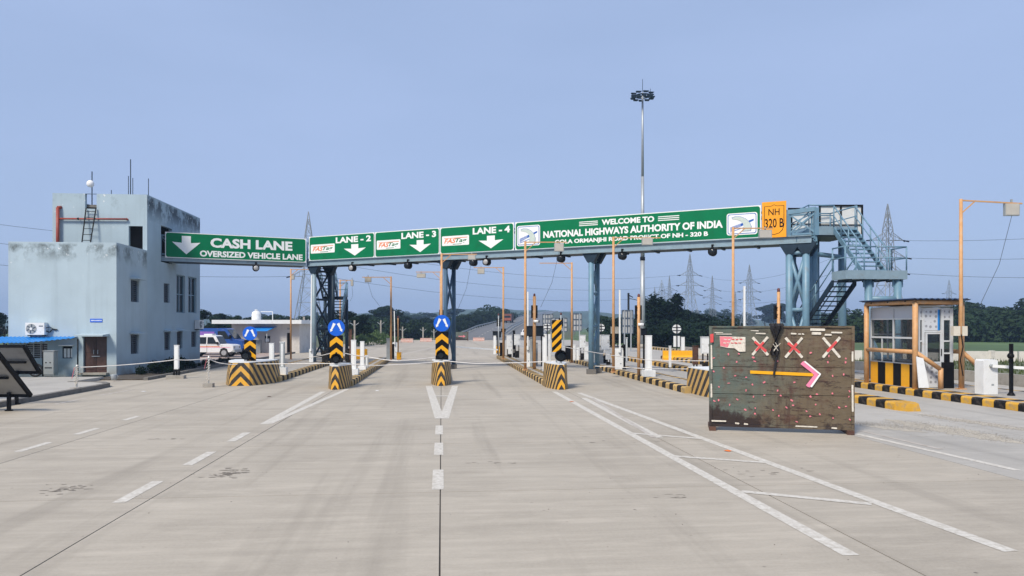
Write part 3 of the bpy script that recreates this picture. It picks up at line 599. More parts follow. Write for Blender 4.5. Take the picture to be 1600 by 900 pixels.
# blue plate with the office name, pipes, ladder
def text_mb(s, w, h, bold=.02, ext=.002, shear=0., font_scale=1.):
    c = bpy.data.curves.new('txt', 'FONT'); c.body = s; c.size = 1; c.offset = bold; c.resolution_u = 3; c.shear = shear
    o = bpy.data.objects.new('txt', c); COL.objects.link(o); bpy.context.view_layer.update()
    me = bpy.data.meshes.new_from_object(o.evaluated_get(bpy.context.evaluated_depsgraph_get()))
    vs = [v.co.copy() for v in me.vertices]; fs = [tuple(p.vertices) for p in me.polygons]
    bpy.data.objects.remove(o); bpy.data.curves.remove(c); bpy.data.meshes.remove(me)
    x0, x1 = min(v.x for v in vs), max(v.x for v in vs); y0, y1 = min(v.y for v in vs), max(v.y for v in vs)
    return [((v.x-x0)/(x1-x0)*w, (v.y-y0)/(y1-y0)*h) for v in vs], fs
def text(parent, s, x0, x1, z0, z1, y, m, name='lettering', bold=.02, shear=0., fn=None):
    vs, fs = text_mb(s, x1-x0, z1-z0, bold, shear=shear); b = MB(); b.raw([(x0+a, y, z0+c) for a, c in vs], fs)
    return b.build(name, m, parent, True)
pl = ry(141, 160, 498, 503.5, BY)
s = MB().box(pl[0], pl[1], BY-.02, BY-.002, pl[2], pl[3]).build('name_plate', M['blue_sign'], BLD)
for i in range(9): MB().box(pl[0]+.05+i*.06, pl[0]+.085+i*.06, BY-.0235, BY-.0205, pl[2]+.06, pl[3]-.06).build('lettering', M['white_film'], s)
px_ = ony(92.5, 350, YU).x; b = MB(); b.cyl((px_, YU-.16, ZR), (px_, YU-.16, ony(92, 325, YU).z), .09, n=12); b.cyl((px_, YU-.16, ony(92, 325, YU).z), (px_+.1, YU+.02, ony(92, 325, YU).z+.04), .09, n=12); b.build('drain_pipe', M['red_pipe'], BLD)
zp = ony(150, 343, YU).z; xe = ony(199, 343, YU).x; b = MB(); b.cyl((px_, YU-.13, zp), (xe, YU-.13, zp+.03), .05); b.cyl((xe, YU-.13, zp+.03), (xe, YU+.03, zp+.03), .06); b.build('drain_pipe', M['red_pipe'], BLD); MB().ball((ony(124,343,YU).x, YU-.13, zp+.01), .075).build('pipe_joint', M['black_dusty'], BLD)
# small rooftop things
lad = thing('ladder', 'thin black steel ladder leaning on the upper roof parapet', 'ladder', (ony(128, 378, YU-.5).x, YU-.6, ZR)); b = MB()
t0, t1 = ony(150, 325, YU-.08), ony(134.5, 325, YU-.08); b0, b1 = Vector((ony(136, 378, YU-.7).x, YU-.7, ZR)), Vector((ony(124, 378, YU-.7).x, YU-.7, ZR))
for p, q in ((b0, t0), (b1, t1)): MB().bar(p, q, .05).build('rail', M['black'], lad)
for i in range(1, 10): f = i/9.6; MB().bar(b0.lerp(t0, f), b1.lerp(t1, f), .03).build('rung', M['black'], lad)
an = ony(142.5, 304, YU+.3); r = thing('antenna', 'rooftop mast with a white ball dish beside the ladder', 'antenna', (an.x, YU+.4, ZU-.6)); zt = ony(142, 268, YU+.4).z-ZU+.6
MB().cyl((0,0,-.02), (0,0,zt), .03, n=8).build('mast', M['steel_dark'], r, True); b = MB(); zc = ony(142, 288, YU+.4).z-ZU+.6; b.ball((-.02, -.16, zc), .21, 14, sc=(1, .8, 1)); b.cyl((0,-.1,zc), (0,0,zc), .04); b.build('dish', M['ball'], r, True)
for px, py, dy, lb in ((204, 249, 2.5, 'tallest thin lightning rod on the office roof'), (200.7, 275, 2.9, 'thin rod left of the tallest lightning rod on the roof'), (207.5, 278, 2.7, 'thin rod right of the tallest lightning rod on the roof'), (232, 279, .5, 'short rod with a cap at the roof corner'), (174, 297, 3, 'tiny bent rod on the parapet of the upper roof')):
    p = ony(px, 304, YU+dy); q = ony(px, py, YU+dy); MB().cyl((p.x, YU+dy, ZU-.62), (p.x, YU+dy, q.z), .022 if px != 204 else .03, n=6).solo('roof_rod', M['steel_dark'], lb, 'rod', 'rods on the office roof')
def ac_unit(p, rz, label):
    r = thing('air_conditioner', label, 'air conditioner', p, rz); MB().box(-.46, .46, -.34, -.02, 0, .62).build('casing', M['white'], r, True)
    g = MB(); g.cyl((-.17, -.342, .31), (-.17, -.36, .31), .25, n=24); g.build('fan_guard', M['grey_box'], r, True); g = MB()
    for k in range(6):
        a = k*math.pi/3; g.box(-.17, -.17, 0, 0, 0, 0) if 0 else g.bar((-.17+.05*math.cos(a), -.365, .31+.05*math.sin(a)), (-.17+.23*math.cos(a+.4), -.365, .31+.23*math.sin(a+.4)), .05, .01, up=(0,1,0))
    g.build('fan_blades', M['grille'], r, True); MB().cyl((-.17, -.361, .31), (-.17, -.375, .31), .07, n=14).build('hub', M['white'], r, True)
    MB().box(.2, .4, -.345, -.34, .42, .47).build('badge', M['grille'], r, True)
    b = MB(); b.bar((-.35, -.3, -.03), (-.35, .0, -.03), .05); b.bar((.35, -.3, -.03), (.35, .0, -.03), .05); b.build('bracket', M['black'], r, True)
    b = MB(); b.tube([(.46, -.15, .2), (.6, -.1, .12), (.72, -.04, .3), (.95, -.03, .25)], .03); b.tube([(.46, -.2, .35), (.62, -.1, .4), (.85, -.04, .22)], .02); b.build('hose', M['black_dusty'], r, True)
p = ony(60, 523, BY); ac_unit((p.x, BY-.005, p.z), 0, 'white air conditioner outdoor unit above the blue awning'); p = onx(307, 514, BX); ac_unit((BX+.005, p.y, p.z), math.pi/2, 'white air conditioner unit high on the office side wall')
# blue awning with corrugated sheet
x0, x1 = ony(-70, 530, BY).x, ony(121, 530, BY).x; zA, zB = ony(60, 526, BY).z, ony(60, 535.5, BY-1.4).z
r = thing('awning', 'bright blue corrugated sheet awning beside the office door', 'awning', (x1, BY, 0)); b = MB(); n = int((x1-x0)/.05)
for i in range(n):
    a, c = x0+(x1-x0)*i/n, x0+(x1-x0)*(i+1)/n; za, zc = .02*math.sin(a*31), .02*math.sin(c*31)
    e = lambda x: BY-1.4+1.0*max(0, (x-(x1-1.8))/1.8); ez = lambda x: zB+(zA-zB)*.75*max(0, (x-(x1-1.8))/1.8)
    for dz in (0, -.012): b.face([(a, e(a), ez(a)+za+dz), (c, e(c), ez(c)+zc+dz), (c, BY-.01, zA+zc+dz), (a, BY-.01, zA+za+dz)], sm=True)
b.build('sheet', M['blue_sheet'], r)
for px in (67, 121.5, 10): q = ony(px, 590, BY-.5 if px > 100 else BY-1.2); MB().cyl((q.x, q.y, .1), (q.x, q.y, zB-.05 if px < 100 else zA-.1), .035).build('post', M['black'], r)
p = ony(79, 590, BY-1.0); r = thing('control_cabinet', 'grey upright metal cabinet under the blue awning', 'cabinet', (p.x, BY-1.0, .15)); MB().box(-.26, .26, -.2, .2, 0, 1.2).build('body', M['grey_box'], r, True); MB().box(-.24, .24, -.215, -.202, .05, 1.15).build('door', M['grey_box'], r, True)
b = MB(); b.box(-.17, .17, -.23, -.216, .36, .40); b.box(-.14, -.08, -.23, -.216, .62, .66); b.box(.06, .12, -.23, -.216, .62, .66); b.build('handle', M['black'], r, True)
MB().box(-.29, .29, -.23, .23, 1.2, 1.24).build('lid', M['grey_box'], r, True)
p = G(186, 592, .05); r = thing('metal_pot', 'small shiny metal pot at the office corner', 'pot', (p.x+.1, p.y-.8, .05)); MB().lathe((0,0,0), [(.001,0),(.11,0),(.13,.12),(.15,.26),(.14,.27),(.11,.1),(.001,.05)], 12).build('body', M['galv'], r, True); MB().tube([(.14,0,.24),(.2,0,.16),(.14,0,.08)], .015).build('handle', M['galv'], r, True)
# motorbike under the awning, half hidden by the tilted panel
p = ony(33, 588, BY-2.2); r = thing('motorcycle', 'dark motorcycle parked under the blue awning', 'motorcycle', (p.x, BY-2.2, .15), math.radians(8))
for x in (-.62, .62):
    b = MB(); R_, n = .29, 18
    for i in range(n):
        a, c = 2*math.pi*i/n, 2*math.pi*(i+1)/n; b.cyl((x+R_*math.cos(a), 0, R_+.03+R_*math.sin(a)), (x+R_*math.cos(c), 0, R_+.03+R_*math.sin(c)), .05, n=6, caps=False)
    w = b.build('tyre', M['tyre'], r, True); b = MB()
    for k in range(6): a = k*math.pi/6; b.bar((x-R_*math.cos(a), 0, R_+.03-R_*math.sin(a)), (x+R_*math.cos(a), 0, R_+.03+R_*math.sin(a)), .02)
    b.build('spokes', M['rim'], r, True)
b = MB(); b.prism([(-.35,-.1,.62),(-.3,-.1,.82),(.05,-.1,.98),(.32,-.1,.92),(.38,-.1,.72)], (0,.2,0)); b.build('tank', M['black'], r, True); b = MB(); b.prism([(-.95,-.1,.78),(-.9,-.1,.88),(-.3,-.1,.84),(-.3,-.1,.74)], (0,.2,0)); b.build('seat', M['black_dusty'], r, True)
b = MB(); b.tube([(.62,0,.32),(.42,0,.95),(.36,0,1.1)], .03); b.tube([(.36,-.3,1.12),(.36,.3,1.12)], .02); b.build('fork', M['galv'], r, True); MB().box(-.2,.25,-.12,.12,.28,.62).build('engine', M['black_dusty'], r, True); b = MB(); b.bar((-.62,0,.32),(-.1,0,.45),.06); b.bar((-.1,0,.4),(-.5,0,.76),.05); b.build('frame', M['black'], r, True)
# ------------------------------------------------------------------ footbridge gantry
ZB, HS = 6.94, 1.6
def cp(px, Y): return c2w((px-CX)/FPX*Y, Y, 0)
gA, gB = cp(485, 48.9), cp(1190, 36.1); gd = (gB-gA).normalized(); gb = Vector((-gd.y, gd.x, 0)); gang = math.atan2(gd.y, gd.x)
def gp(px, off=0.): 
    p = onp(px, 400, gA-gb*off, gb); p.z = 0; return p
lA, lB = Vector((BX-.3, 0, 0)), cp(478, 48.75)
yl = onx(258, 390, BX).y; lA = Vector((BX-.25, yl, 0)); ld = (lB-lA).normalized(); lbk = Vector((-ld.y, ld.x, 0)); lang = math.atan2(ld.y, ld.x)
def lp(px, off=0.): 
    p = onp(px, 400, lA-lbk*off, lbk); p.z = 0; return p
GR = thing('footbridge', 'long blue-grey steel footbridge gantry spanning all lanes on tube columns', 'footbridge', gA); DW = 1.7
gE = gp(1268)
z3 = lambda p, z: Vector((p.x, p.y, z))
def slab(p, q, nb, w, z0, z1): return MB().hexa([z3(p,z0), z3(q,z0), z3(q+nb*w,z0), z3(p+nb*w,z0)], [z3(p,z1), z3(q,z1), z3(q+nb*w,z1), z3(p+nb*w,z1)])
gS = gp(479)
slab(gS+gb*.14, gE+gb*.14, gb, DW-.28, ZB-.30, ZB-.12).build('deck', M['steel_dark'], GR)  # near-black colour paints in the shade beneath the walkway
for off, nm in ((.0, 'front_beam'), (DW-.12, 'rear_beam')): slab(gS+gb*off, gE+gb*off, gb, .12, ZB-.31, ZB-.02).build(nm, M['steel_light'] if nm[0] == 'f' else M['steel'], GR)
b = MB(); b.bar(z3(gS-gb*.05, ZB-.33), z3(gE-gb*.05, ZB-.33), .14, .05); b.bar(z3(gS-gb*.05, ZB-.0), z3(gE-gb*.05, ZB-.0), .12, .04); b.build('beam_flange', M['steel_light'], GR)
Lg = (gE-gS).length
b = MB()
for i in range(18): p = gS+gd*(Lg*(i+.5)/18); b.bar(z3(p+gb*.14, ZB-.33), z3(p+gb*(DW-.14), ZB-.33), .12, .10)
b.build('cross_members', M['steel_dark'], GR)
slab(lA+lbk*.12, lB+lbk*.12, lbk, DW-.24, ZB-.32, ZB-.14).build('deck', M['steel_dark'], GR)  # underside shade of the left span is in the deck colour too
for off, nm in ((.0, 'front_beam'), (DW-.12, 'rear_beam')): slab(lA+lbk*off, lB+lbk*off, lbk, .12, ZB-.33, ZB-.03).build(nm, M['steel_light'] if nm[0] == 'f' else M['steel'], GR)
# parapet truss behind the signs, both sides
def truss(p0, p1, nb, off, n, z0=ZB, z1=ZB+1.25):
    L_ = (p1-p0).length; d_ = (p1-p0).normalized(); b = MB(); q = lambda s, z: z3(p0+d_*s+nb*off, z)
    b.bar(q(0, z1), q(L_, z1), .1); b.bar(q(0, z0+.1), q(L_, z0+.1), .08)
    for i in range(n+1): b.bar(q(L_*i/n, z0), q(L_*i/n, z1), .07)
    for i in range(n): a, c = L_*i/n, L_*(i+1)/n; b.bar(q(a, z0), q(c, z1), .05) if i % 2 else b.bar(q(a, z1), q(c, z0), .05)
    return b
truss(gS, gE, gb, .08, 24).build('parapet_truss', M['steel'], GR); truss(gS, gE, gb, DW-.08, 24).build('parapet_truss', M['steel'], GR); truss(lA, lB, lbk, .08, 8).build('parapet_truss', M['steel'], GR); truss(lA, lB, lbk, DW-.08, 8).build('parapet_truss', M['steel'], GR)
def column(p, r, z1, m='steel', z0=-.02, base=True):
    c = MB(); c.cyl(z3(p, z0), z3(p, z1), r, n=14); o = c.build('column', M[m], GR)
    if base: b = MB(); b.box(p.x-r*1.5, p.x+r*1.5, p.y-r*1.5, p.y+r*1.5, z0, z0+.29); b.build('base_plate', M['concrete_dark'], GR)
def gusset(p, w=.5): 
    b = MB(); b.hexa([z3(p+gd*s*w*.35+gb*t, ZB-.85) for s, t in ((-1,-.1),(1,-.1),(1,.25),(-1,.25))], [z3(p+gd*s*w+gb*t, ZB-.3) for s, t in ((-1,-.1),(1,-.1),(1,.25),(-1,.25))]); b.build('gusset', M['steel_dark'], GR)
def braced(p, q, zs, r=.07, x=True, m='steel'):
    b = MB()
    for z in zs: b.cyl(z3(p, z), z3(q, z), r, n=8)
    if x:
        for a, c in zip(zs, zs[1:]): b.cyl(z3(p, a), z3(q, c), r*.9, n=8); b.cyl(z3(q, a), z3(p, c), r*.9, n=8)
    b.build('bracing', M[m], GR)
for px, dpt, rad, zz_ in ((489, DW-.15, .14, (.6, 2.4, 4.4, 6.3)), (694.5, .95, .13, (.5, 3.4, 6.2)), (922.5, .95, .15, (.5, 2.6, 4.4, 6.2))):
    p = gp(px)+gb*.12; q = p+gb*dpt
    mm = {489: 'steel_dark', 694.5: 'steel_shaded'}.get(px, 'steel'); column(p, rad, ZB-.3, 'steel_light' if px == 489 else mm); column(q, rad, ZB-.3, mm); gusset(p-gb*.05); gusset(q-gb*.05); braced(p, q, zz_, m=mm)  # middle columns use the steel with shade put into its colour
p1, p2 = gp(1233)+gb*.1, gp(1259)+gb*.1
for p in (p1, p2, p1+gb*(DW-.2), p2+gb*(DW-.2)): column(p, .17, ZB-.3); gusset(p-gb*.08)
braced(p1, p2, (.8, 3.4, 6.15), .10); braced(p1+gb*(DW-.2), p2+gb*(DW-.2), (.8, 3.4, 6.15), .08); braced(p1, p1+gb*(DW-.2), (3.4, 6.15), .08, False)
# upper platform, flights, landing (stairs run along the road)
YT = 36.6
def R_(px, Y): p = cp(px, Y); return p.x, p.y
xs0, ys0 = R_(1303, YT); xs1 = R_(1338, YT)[0]; ZP = W(1303, 354, YT).z
xp0 = R_(1262, YT)[0]; xp1 = xs1+.15
MB().box(xp0, xp1, ys0, ys0+2.6, ZP-.42, ZP).build('platform', M['steel_light'], GR); MB().box(xp0+.1, xp1-.1, ys0+.1, ys0+2.5, ZP-.46, ZP-.421).build('platform_underside', M['steel_dark'], GR)  # thin dark sheet paints in the shade under the platform
xa, ya = gp(1240).x, gp(1240).y; MB().hexa([(gE.x-.6, gE.y+.3, ZB-.31), (xp0+.05, ys0+.02, ZP-.421), (xp0+.05, ys0+2.2, ZP-.421), (gE.x+.2, gE.y+2.4, ZB-.31)], [(gE.x-.6, gE.y+.3, ZB-.0), (xp0+.05, ys0+.02, ZP-.02), (xp0+.05, ys0+2.2, ZP-.02), (gE.x+.2, gE.y+2.4, ZB-.0)]).build('ramp', M['steel'], GR)
def rail(pts, par, h=1.05, mid=.55, posts=True, r=.035, m='steel', name='handrail'):
    b = MB(); pts = [Vector(p) for p in pts]; u = Vector((0,0,1))
    for p, q in zip(pts, pts[1:]): b.cyl(p+u*h, q+u*h, r, n=6); b.cyl(p+u*mid, q+u*mid, r*.8, n=6)
    for p in pts: b.cyl(p, p+u*h, r, n=6)
    return b.build(name, M[m], par)
def flight(x0, x1, ya, za, yb, zb, n, par, m='steel', mt='steel', w=.06):
    for x in (x0, x1): b = MB(); b.prism([(x-w/2, ya, za-.30), (x-w/2, ya, za+.02), (x-w/2, yb, zb+.02), (x-w/2, yb, zb-.30)], (w, 0, 0)); b.build('stringer', M[m], par)
    for i in range(n):
        f = (i+.5)/n; y, z = ya+(yb-ya)*f, za+(zb-za)*f; MB().box(x0+w/2+.002, x1-w/2-.002, y-.13, y+.13, z-.05, z).build('tread', M[mt], par)
    for x in (x0, x1):
        k = 4; rail([(x, ya+(yb-ya)*i/k, za+(zb-za)*i/k) for i in range(k+1)], par)
ZLD = W(1366, 423, 33.2).z; yl1 = R_(1360, 34.0)[1]; yl0 = yl1-1.15
flight(xs0, xs1, ys0, ZP-.03, yl1, ZLD, 11, GR)
xl0, xl1 = R_(1315, 33.0)[0], R_(1417, 33.0)[0]
MB().box(xl0, xl1, yl0, yl1+.02, ZLD-.4, ZLD-.01).build('landing', M['steel_light'], GR)
b = MB()
for i in range(5): x = xl0+(xl1-xl0)*(i+.5)/5; b.box(x-.04, x+.04, yl0+.05, yl1-.05, ZLD-.48, ZLD-.401)
b.build('landing_joists', M['steel_dark'], GR)
flight(xl0+.06, xl0+1.15, yl1-.02, ZLD-.32, yl1+6.4, .05, 22, GR, 'steel_dark', 'steel_dark')
for px, Yc in ((1357, 33.0), (1402.5, 33.0)):
    x, y = R_(px, Yc+.15); column(Vector((x, y, 0)), .165, ZLD-.4)
    gus = MB(); gus.box(x-.25, x+.25, y-.02, y+.02, ZLD-.75, ZLD-.4); gus.build('gusset', M['steel'], GR)
x_a, y_a = R_(1357, 33.15); x_b, y_b = R_(1402.5, 33.15); zc = W(1380, 467, 33.1).z; MB().cyl((x_a, y_a, zc), (x_b, y_b, zc), .13).build('tie_tube', M['steel'], GR); MB().cyl((x_a, y_a, 1.2), (x_b, y_b, 1.2), .13).build('tie_tube', M['steel'], GR)
b = MB(); b.cyl((x_a, y_a, 2.2), (x_a+.9, y_a-.3, 0), .14); b.build('raking_strut', M['steel'], GR)
for px, Yc, rr in ((1271, 36.75, .19), (1316, 38.6, .2), (1275, 38.9, .17)): x, y = R_(px, Yc); column(Vector((x, y, 0)), rr, ZP-.42)
x_a, y_a = R_(1271, 36.75); x_b, y_b = R_(1316, 38.6); z = W(1290, 399, 37.6).z; MB().cyl((x_a, y_a, z), (x_b, y_b, z), .12).build('tie_tube', M['steel'], GR)
rail([(xl0, yl1-.05, ZLD), (xl0, yl0+.03, ZLD), ((xl0+xl1)/2, yl0+.03, ZLD), (xl1-.03, yl0+.03, ZLD), (xl1-.03, yl1-.03, ZLD)], GR); rail([(xs1+.12, yl1-.02, ZLD), (xl1-.03, yl1-.03, ZLD)], GR)
rail([(gp(1231).x, gp(1231).y-.05, ZB), (xp0, ys0, ZP), (xs0, ys0+.02, ZP)], GR); rail([(xs1+.1, ys0+.02, ZP), (xs1+.1, ys0+2.55, ZP), (xp0+1.2, ys0+2.55, ZP)], GR)
# portal frame at the end of the bridge and the backs of the boards facing the other way
q0, q1 = gp(1231), gp(1275); b = MB(); b.bar(z3(q0, ZB), z3(q0, ZB+1.2), .2); b.bar(z3(q1, ZB), z3(q1, ZB+1.3), .2); b.bar(z3(q0, ZB+1.15), z3(q1, ZB+1.25), .2); b.bar(z3(q0, ZB+.1), z3(q1, ZB+1.1), .07); b.bar(z3(q0, ZB+1.1), z3(q1, ZB+.1), .07); b.build('end_frame', M['steel'], GR)
M['sign_back'] = mat('pale_sign_back', (.62, .64, .63), .5, .06, 2, dirt=((.42, .42, .4), .15, 3))
def back_board(a, c, t, bt, Y, lb, split):
    p, q = cp(a, Y), cp(c, Y); z0, z1 = W(a, bt, Y).z, W(a, t, Y).z; ang = math.atan2(q.y-p.y, q.x-p.x); w = (q-p).length
    r = thing('sign_back', lb, 'sign', (p.x, p.y, ZB), ang, 'backs of signs at the stair end of the footbridge'); z0 -= ZB; z1 -= ZB
    MB().box(.02, w-.02, 0, .03, z0, z1-.02).build('panel', M['sign_back'], r, True); b = MB(); t_ = .09
    b.box(0, w, -.06, -.001, z1-t_, z1); b.box(0, t_, -.06, -.001, z0, z1-t_); b.box(w-t_, w, -.06, -.001, z0, z1-t_); b.box(t_, w-t_, -.05, -.001, z0+(z1-z0)*.3, z0+(z1-z0)*.3+.05)
    for s in split: b.box(w*s-.04, w*s+.04, -.058, -.001, z0, z1-t_)
    b.build('frame', M['black'], r, True)
back_board(1231, 1274, 325, 362, 38.6, 'white back of a sign with black frame beside the orange shield', (.12,)); back_board(1279, 1348, 320, 366, 39.4, 'large white back of a sign with black frame above the stairs', (.5,))
# left stairs behind the bridge
LS = thing('stair_tower', 'dark steel stair tower at the left bridge column, open treads', 'stairs', (*R_(510, 53), 0))
x0, y0 = R_(495, 51.6); x1 = R_(518.5, 51.6)[0]; zt = ZB-.15; zl = W(515, 463, 54.4).z; yy = y0+2.7
flight(x0, x1, y0, zt, yy, zl, 9, LS, 'steel_dark', 'steel_dark'); xr = R_(541, 54.8)[0]
MB().box(x0-.05, xr, yy, yy+1.1, zl-.22, zl).build('landing', M['steel_dark'], LS); z2 = 2.55; xm_ = R_(517, 53)[0]; xk = R_(537, 53)[0]
flight(xm_+.05, xk, yy, zl-.05, y0, z2, 10, LS, 'steel_dark', 'steel_dark'); MB().box(x0-.05, xr, y0-1.1, y0, z2-.2, z2).build('landing', M['steel_dark'], LS)
flight(x0, R_(511, 53)[0], y0, z2-.03, y0+3, .05, 12, LS, 'steel_dark', 'steel_dark')
rail([(x0, yy+1.08, zl), (xr, yy+1.08, zl), (xr, yy+.05, zl)], LS)
for x, y, z in ((x0, yy+1, zl-.2), (xr-.05, yy+1, zl-.2), (xr-.05, y0-1, z2-.2), (x0, y0-1, z2-.2), (x1+.02, y0+.3, ZB-.3), (x1, y0-1., ZB-.3)): MB().cyl((x, y, -.02), (x, y, z), .12).build('column', M['steel_dark'], LS)
# ------------------------------------------------------------------ sign panels on the bridge
def rrect(x0, x1, z0, z1, r, n=5):
    pts = []
    for cx, cz, a0 in ((x1-r, z1-r, 0), (x0+r, z1-r, 90), (x0+r, z0+r, 180), (x1-r, z0+r, 270)):
        for i in range(n+1): a = math.radians(a0+90*i/n); pts.append((cx+r*math.cos(a), cz+r*math.sin(a)))
    return pts
def plate(parent, poly, y, m, name, t=.004): 
    b = MB(); b.prism([(x, y, z) for x, z in poly], (0, -t, 0)); return b.build(name, m, parent, True)
def arrow_dn(parent, cx, w, z0, z1, y):
    h = z1-z0; pts = [(cx-w*.16, z1), (cx-w*.16, z0+h*.62), (cx-w*.5, z0+h*.66), (cx, z0), (cx+w*.5, z0+h*.66), (cx+w*.16, z0+h*.62), (cx+w*.16, z1)]
    plate(parent, pts, y, M['white_film'], 'arrow')
def sign_panel(p, q, ang, label, hs=HS, z=ZB):
    w = (q-p).length; r = thing('gantry_sign', label, 'road sign', (p.x, p.y, z), ang, 'green signs on the footbridge')
    nrm = -.09
    MB().box(0, w, nrm, nrm+.05, 0, hs).build('panel', M['white_film'], r, True)
    plate(r, rrect(.045, w-.045, .045, hs-.045, .13), nrm-.002, M['green_sign'], 'green_field')
    return r, w, nrm-.008
def fastag(r, x0, x1, z0, z1, y):
    pl = plate(r, rrect(x0, x1, z0, z1, .06), y, M['white_film'], 'logo_plate'); w, h = x1-x0, z1-z0; y -= .006
    text(pl, 'FAS', x0+.08*w, x0+.52*w, z0+.24*h, z0+.72*h, y, M['logo_orange'], bold=.022, shear=.3)
    text(pl, 'Tag', x0+.50*w, x0+.92*w, z0+.18*h, z0+.72*h, y, M['logo_green'], bold=.022, shear=.3)
    plate(pl, [(x0+.06*w, z0+.78*h), (x0+.95*w, z0+.82*h), (x0+.93*w, z0+.75*h), (x0+.08*w, z0+.73*h)], y+.003, M['logo_orange'], 'logo_bar', .002); plate(pl, [(x0+.4*w, z0+.15*h), (x0+.74*w, z0+.17*h), (x0+.72*w, z0+.11*h), (x0+.4*w, z0+.09*h)], y+.003, M['logo_green'], 'logo_bar', .002)
def nhai(r, x0, x1, z0, z1, y):
    w, h = x1-x0, z1-z0; pl = plate(r, rrect(x0, x1, z0, z1, .12), y, M['white_film'], 'logo_plate'); plate(pl, rrect(x0+.05, x1-.05, z0+.05, z1-.05, .1), y-.005, M['logo_blue'], 'logo_border', .002); plate(pl, rrect(x0+.085, x1-.085, z0+.085, z1-.085, .08), y-.008, M['white_film'], 'logo_field', .002)
    f = lambda pts: [(x0+a*w, z0+b_*h) for a, b_ in pts]; y -= .012
    plate(pl, f([(.12, .18), (.12, .36), (.88, .70), (.88, .62)]), y, M['logo_blue'], 'logo_band', .002); plate(pl, f([(.12, .13), (.12, .16), (.6, .36), (.6, .33)]), y, M['logo_blue'], 'logo_band', .002)
    for i in range(3): plate(pl, f([(.12, .22+i*.05), (.12, .235+i*.05), (.46, .385+i*.05), (.46, .37+i*.05)]), y-.003, M['white_film'], 'logo_line', .0015)
    out = [(.18, .80), (.30, .84), (.46, .82), (.62, .72), (.74, .56), (.80, .36), (.78, .17), (.50, .17), (.56, .34), (.54, .50), (.46, .62), (.34, .70), (.20, .73)]
    plate(pl, f([(.5+(a-.5)*1.05, .5+(b_-.5)*1.05) for a, b_ in out]), y-.006, M['logo_blue'], 'logo_outline', .0015); plate(pl, f(out), y-.009, M['logo_pale'], 'logo_road', .002)
lets = M['white_film']
# cash lane
p, q = lp(258), lp(478); r, w, y = sign_panel(p, q, lang, 'green CASH LANE sign next to the office building', 1.58, ZB-.12)
fx = lambda px: (px-258)/220*w; fz = lambda py: (409-py)/39*1.58
arrow_dn(r, fx(289), fx(310)-fx(268), fz(403), fz(375), y); text(r, 'CASH LANE', fx(325), fx(455), fz(391), fz(376), y, lets, bold=.042); text(r, 'OVERSIZED VEHICLE LANE', fx(309), fx(472), fz(405.5), fz(396), y, lets, bold=.04)
for n, a, c, lb in ((2, 484.5, 586.5, 'green LANE - 2 sign above the left stair tower'), (3, 587.5, 688, 'green LANE - 3 sign between the lane 2 and lane 4 signs'), (4, 689, 804, 'green LANE - 4 sign left of the welcome sign')):
    p, q = gp(a), gp(c); r, w, y = sign_panel(p, q, gang, lb); fastag(r, .028*w, .405*w, .30*HS, .66*HS, y)
    text(r, f'LANE - {n}', (.42 if n < 4 else .455)*w, .95*w, .66*HS, .90*HS, y, lets, bold=.04); arrow_dn(r, .71*w if n < 4 else .70*w, .33*w, .12*HS, .58*HS, y)
p, q = gp(806), gp(1189.5); r, w, y = sign_panel(p, q, gang, 'long green WELCOME TO NATIONAL HIGHWAYS AUTHORITY OF INDIA sign')
def sx(px): return (onp(px, 400, gA+gb*.0, gb)-p).dot(gd)
nhai(r, sx(809), sx(845), .14*HS, .86*HS, y); nhai(r, sx(1136), sx(1184), .12*HS, .80*HS, y)
text(r, 'WELCOME TO', sx(941), sx(1023), .70*HS, .89*HS, y, lets, bold=.04); text(r, 'NATIONAL HIGHWAYS AUTHORITY OF INDIA', sx(850), sx(1130), .375*HS, .615*HS, y, lets, bold=.042); text(r, 'GOLA ORMANJHI ROAD PROJECT OF NH - 320 B', sx(868), sx(1107), .105*HS, .29*HS, y, lets, bold=.04)
for a, c in ((906, 935), (1029, 1062)):
    for i in range(3): MB().box(sx(a), sx(c), y-.004, y, (.715+i*.06)*HS, (.742+i*.06)*HS).build('rule_line', lets, r, True)
# orange route marker
p, q = gp(1190.5, .12), gp(1228.5, .12); w = (q-p).length; z0, z1 = ZB-.02, ZB+1.72; r = thing('route_marker', 'orange NH 320 B route marker at the right end of the bridge', 'road sign', (p.x, p.y, z0), gang); hh = z1-z0
MB().box(0, w, 0, .05, 0, hh).build('panel', M['orange_sign'], r, True)
sh = [(.10, .88), (.38, .88), (.5, .92), (.62, .88), (.92, .88), (.92, .34), (.86, .2), (.72, .11), (.5, .07), (.28, .11), (.14, .2), (.08, .34)]
plate(r, [(a*w, b_*hh) for a, b_ in sh], -.001, M['black'], 'shield_outline', .003); plate(r, [((.5+(a-.5)*.94)*w, (.5+(b_-.5)*.965)*hh) for a, b_ in sh], -.005, M['orange_sign'], 'shield', .003)
text(r, 'NH', .27*w, .73*w, .62*hh, .80*hh, -.011, M['black'], bold=.01); text(r, '320 B', .12*w, .90*w, .27*hh, .53*hh, -.011, M['black'], bold=.015)
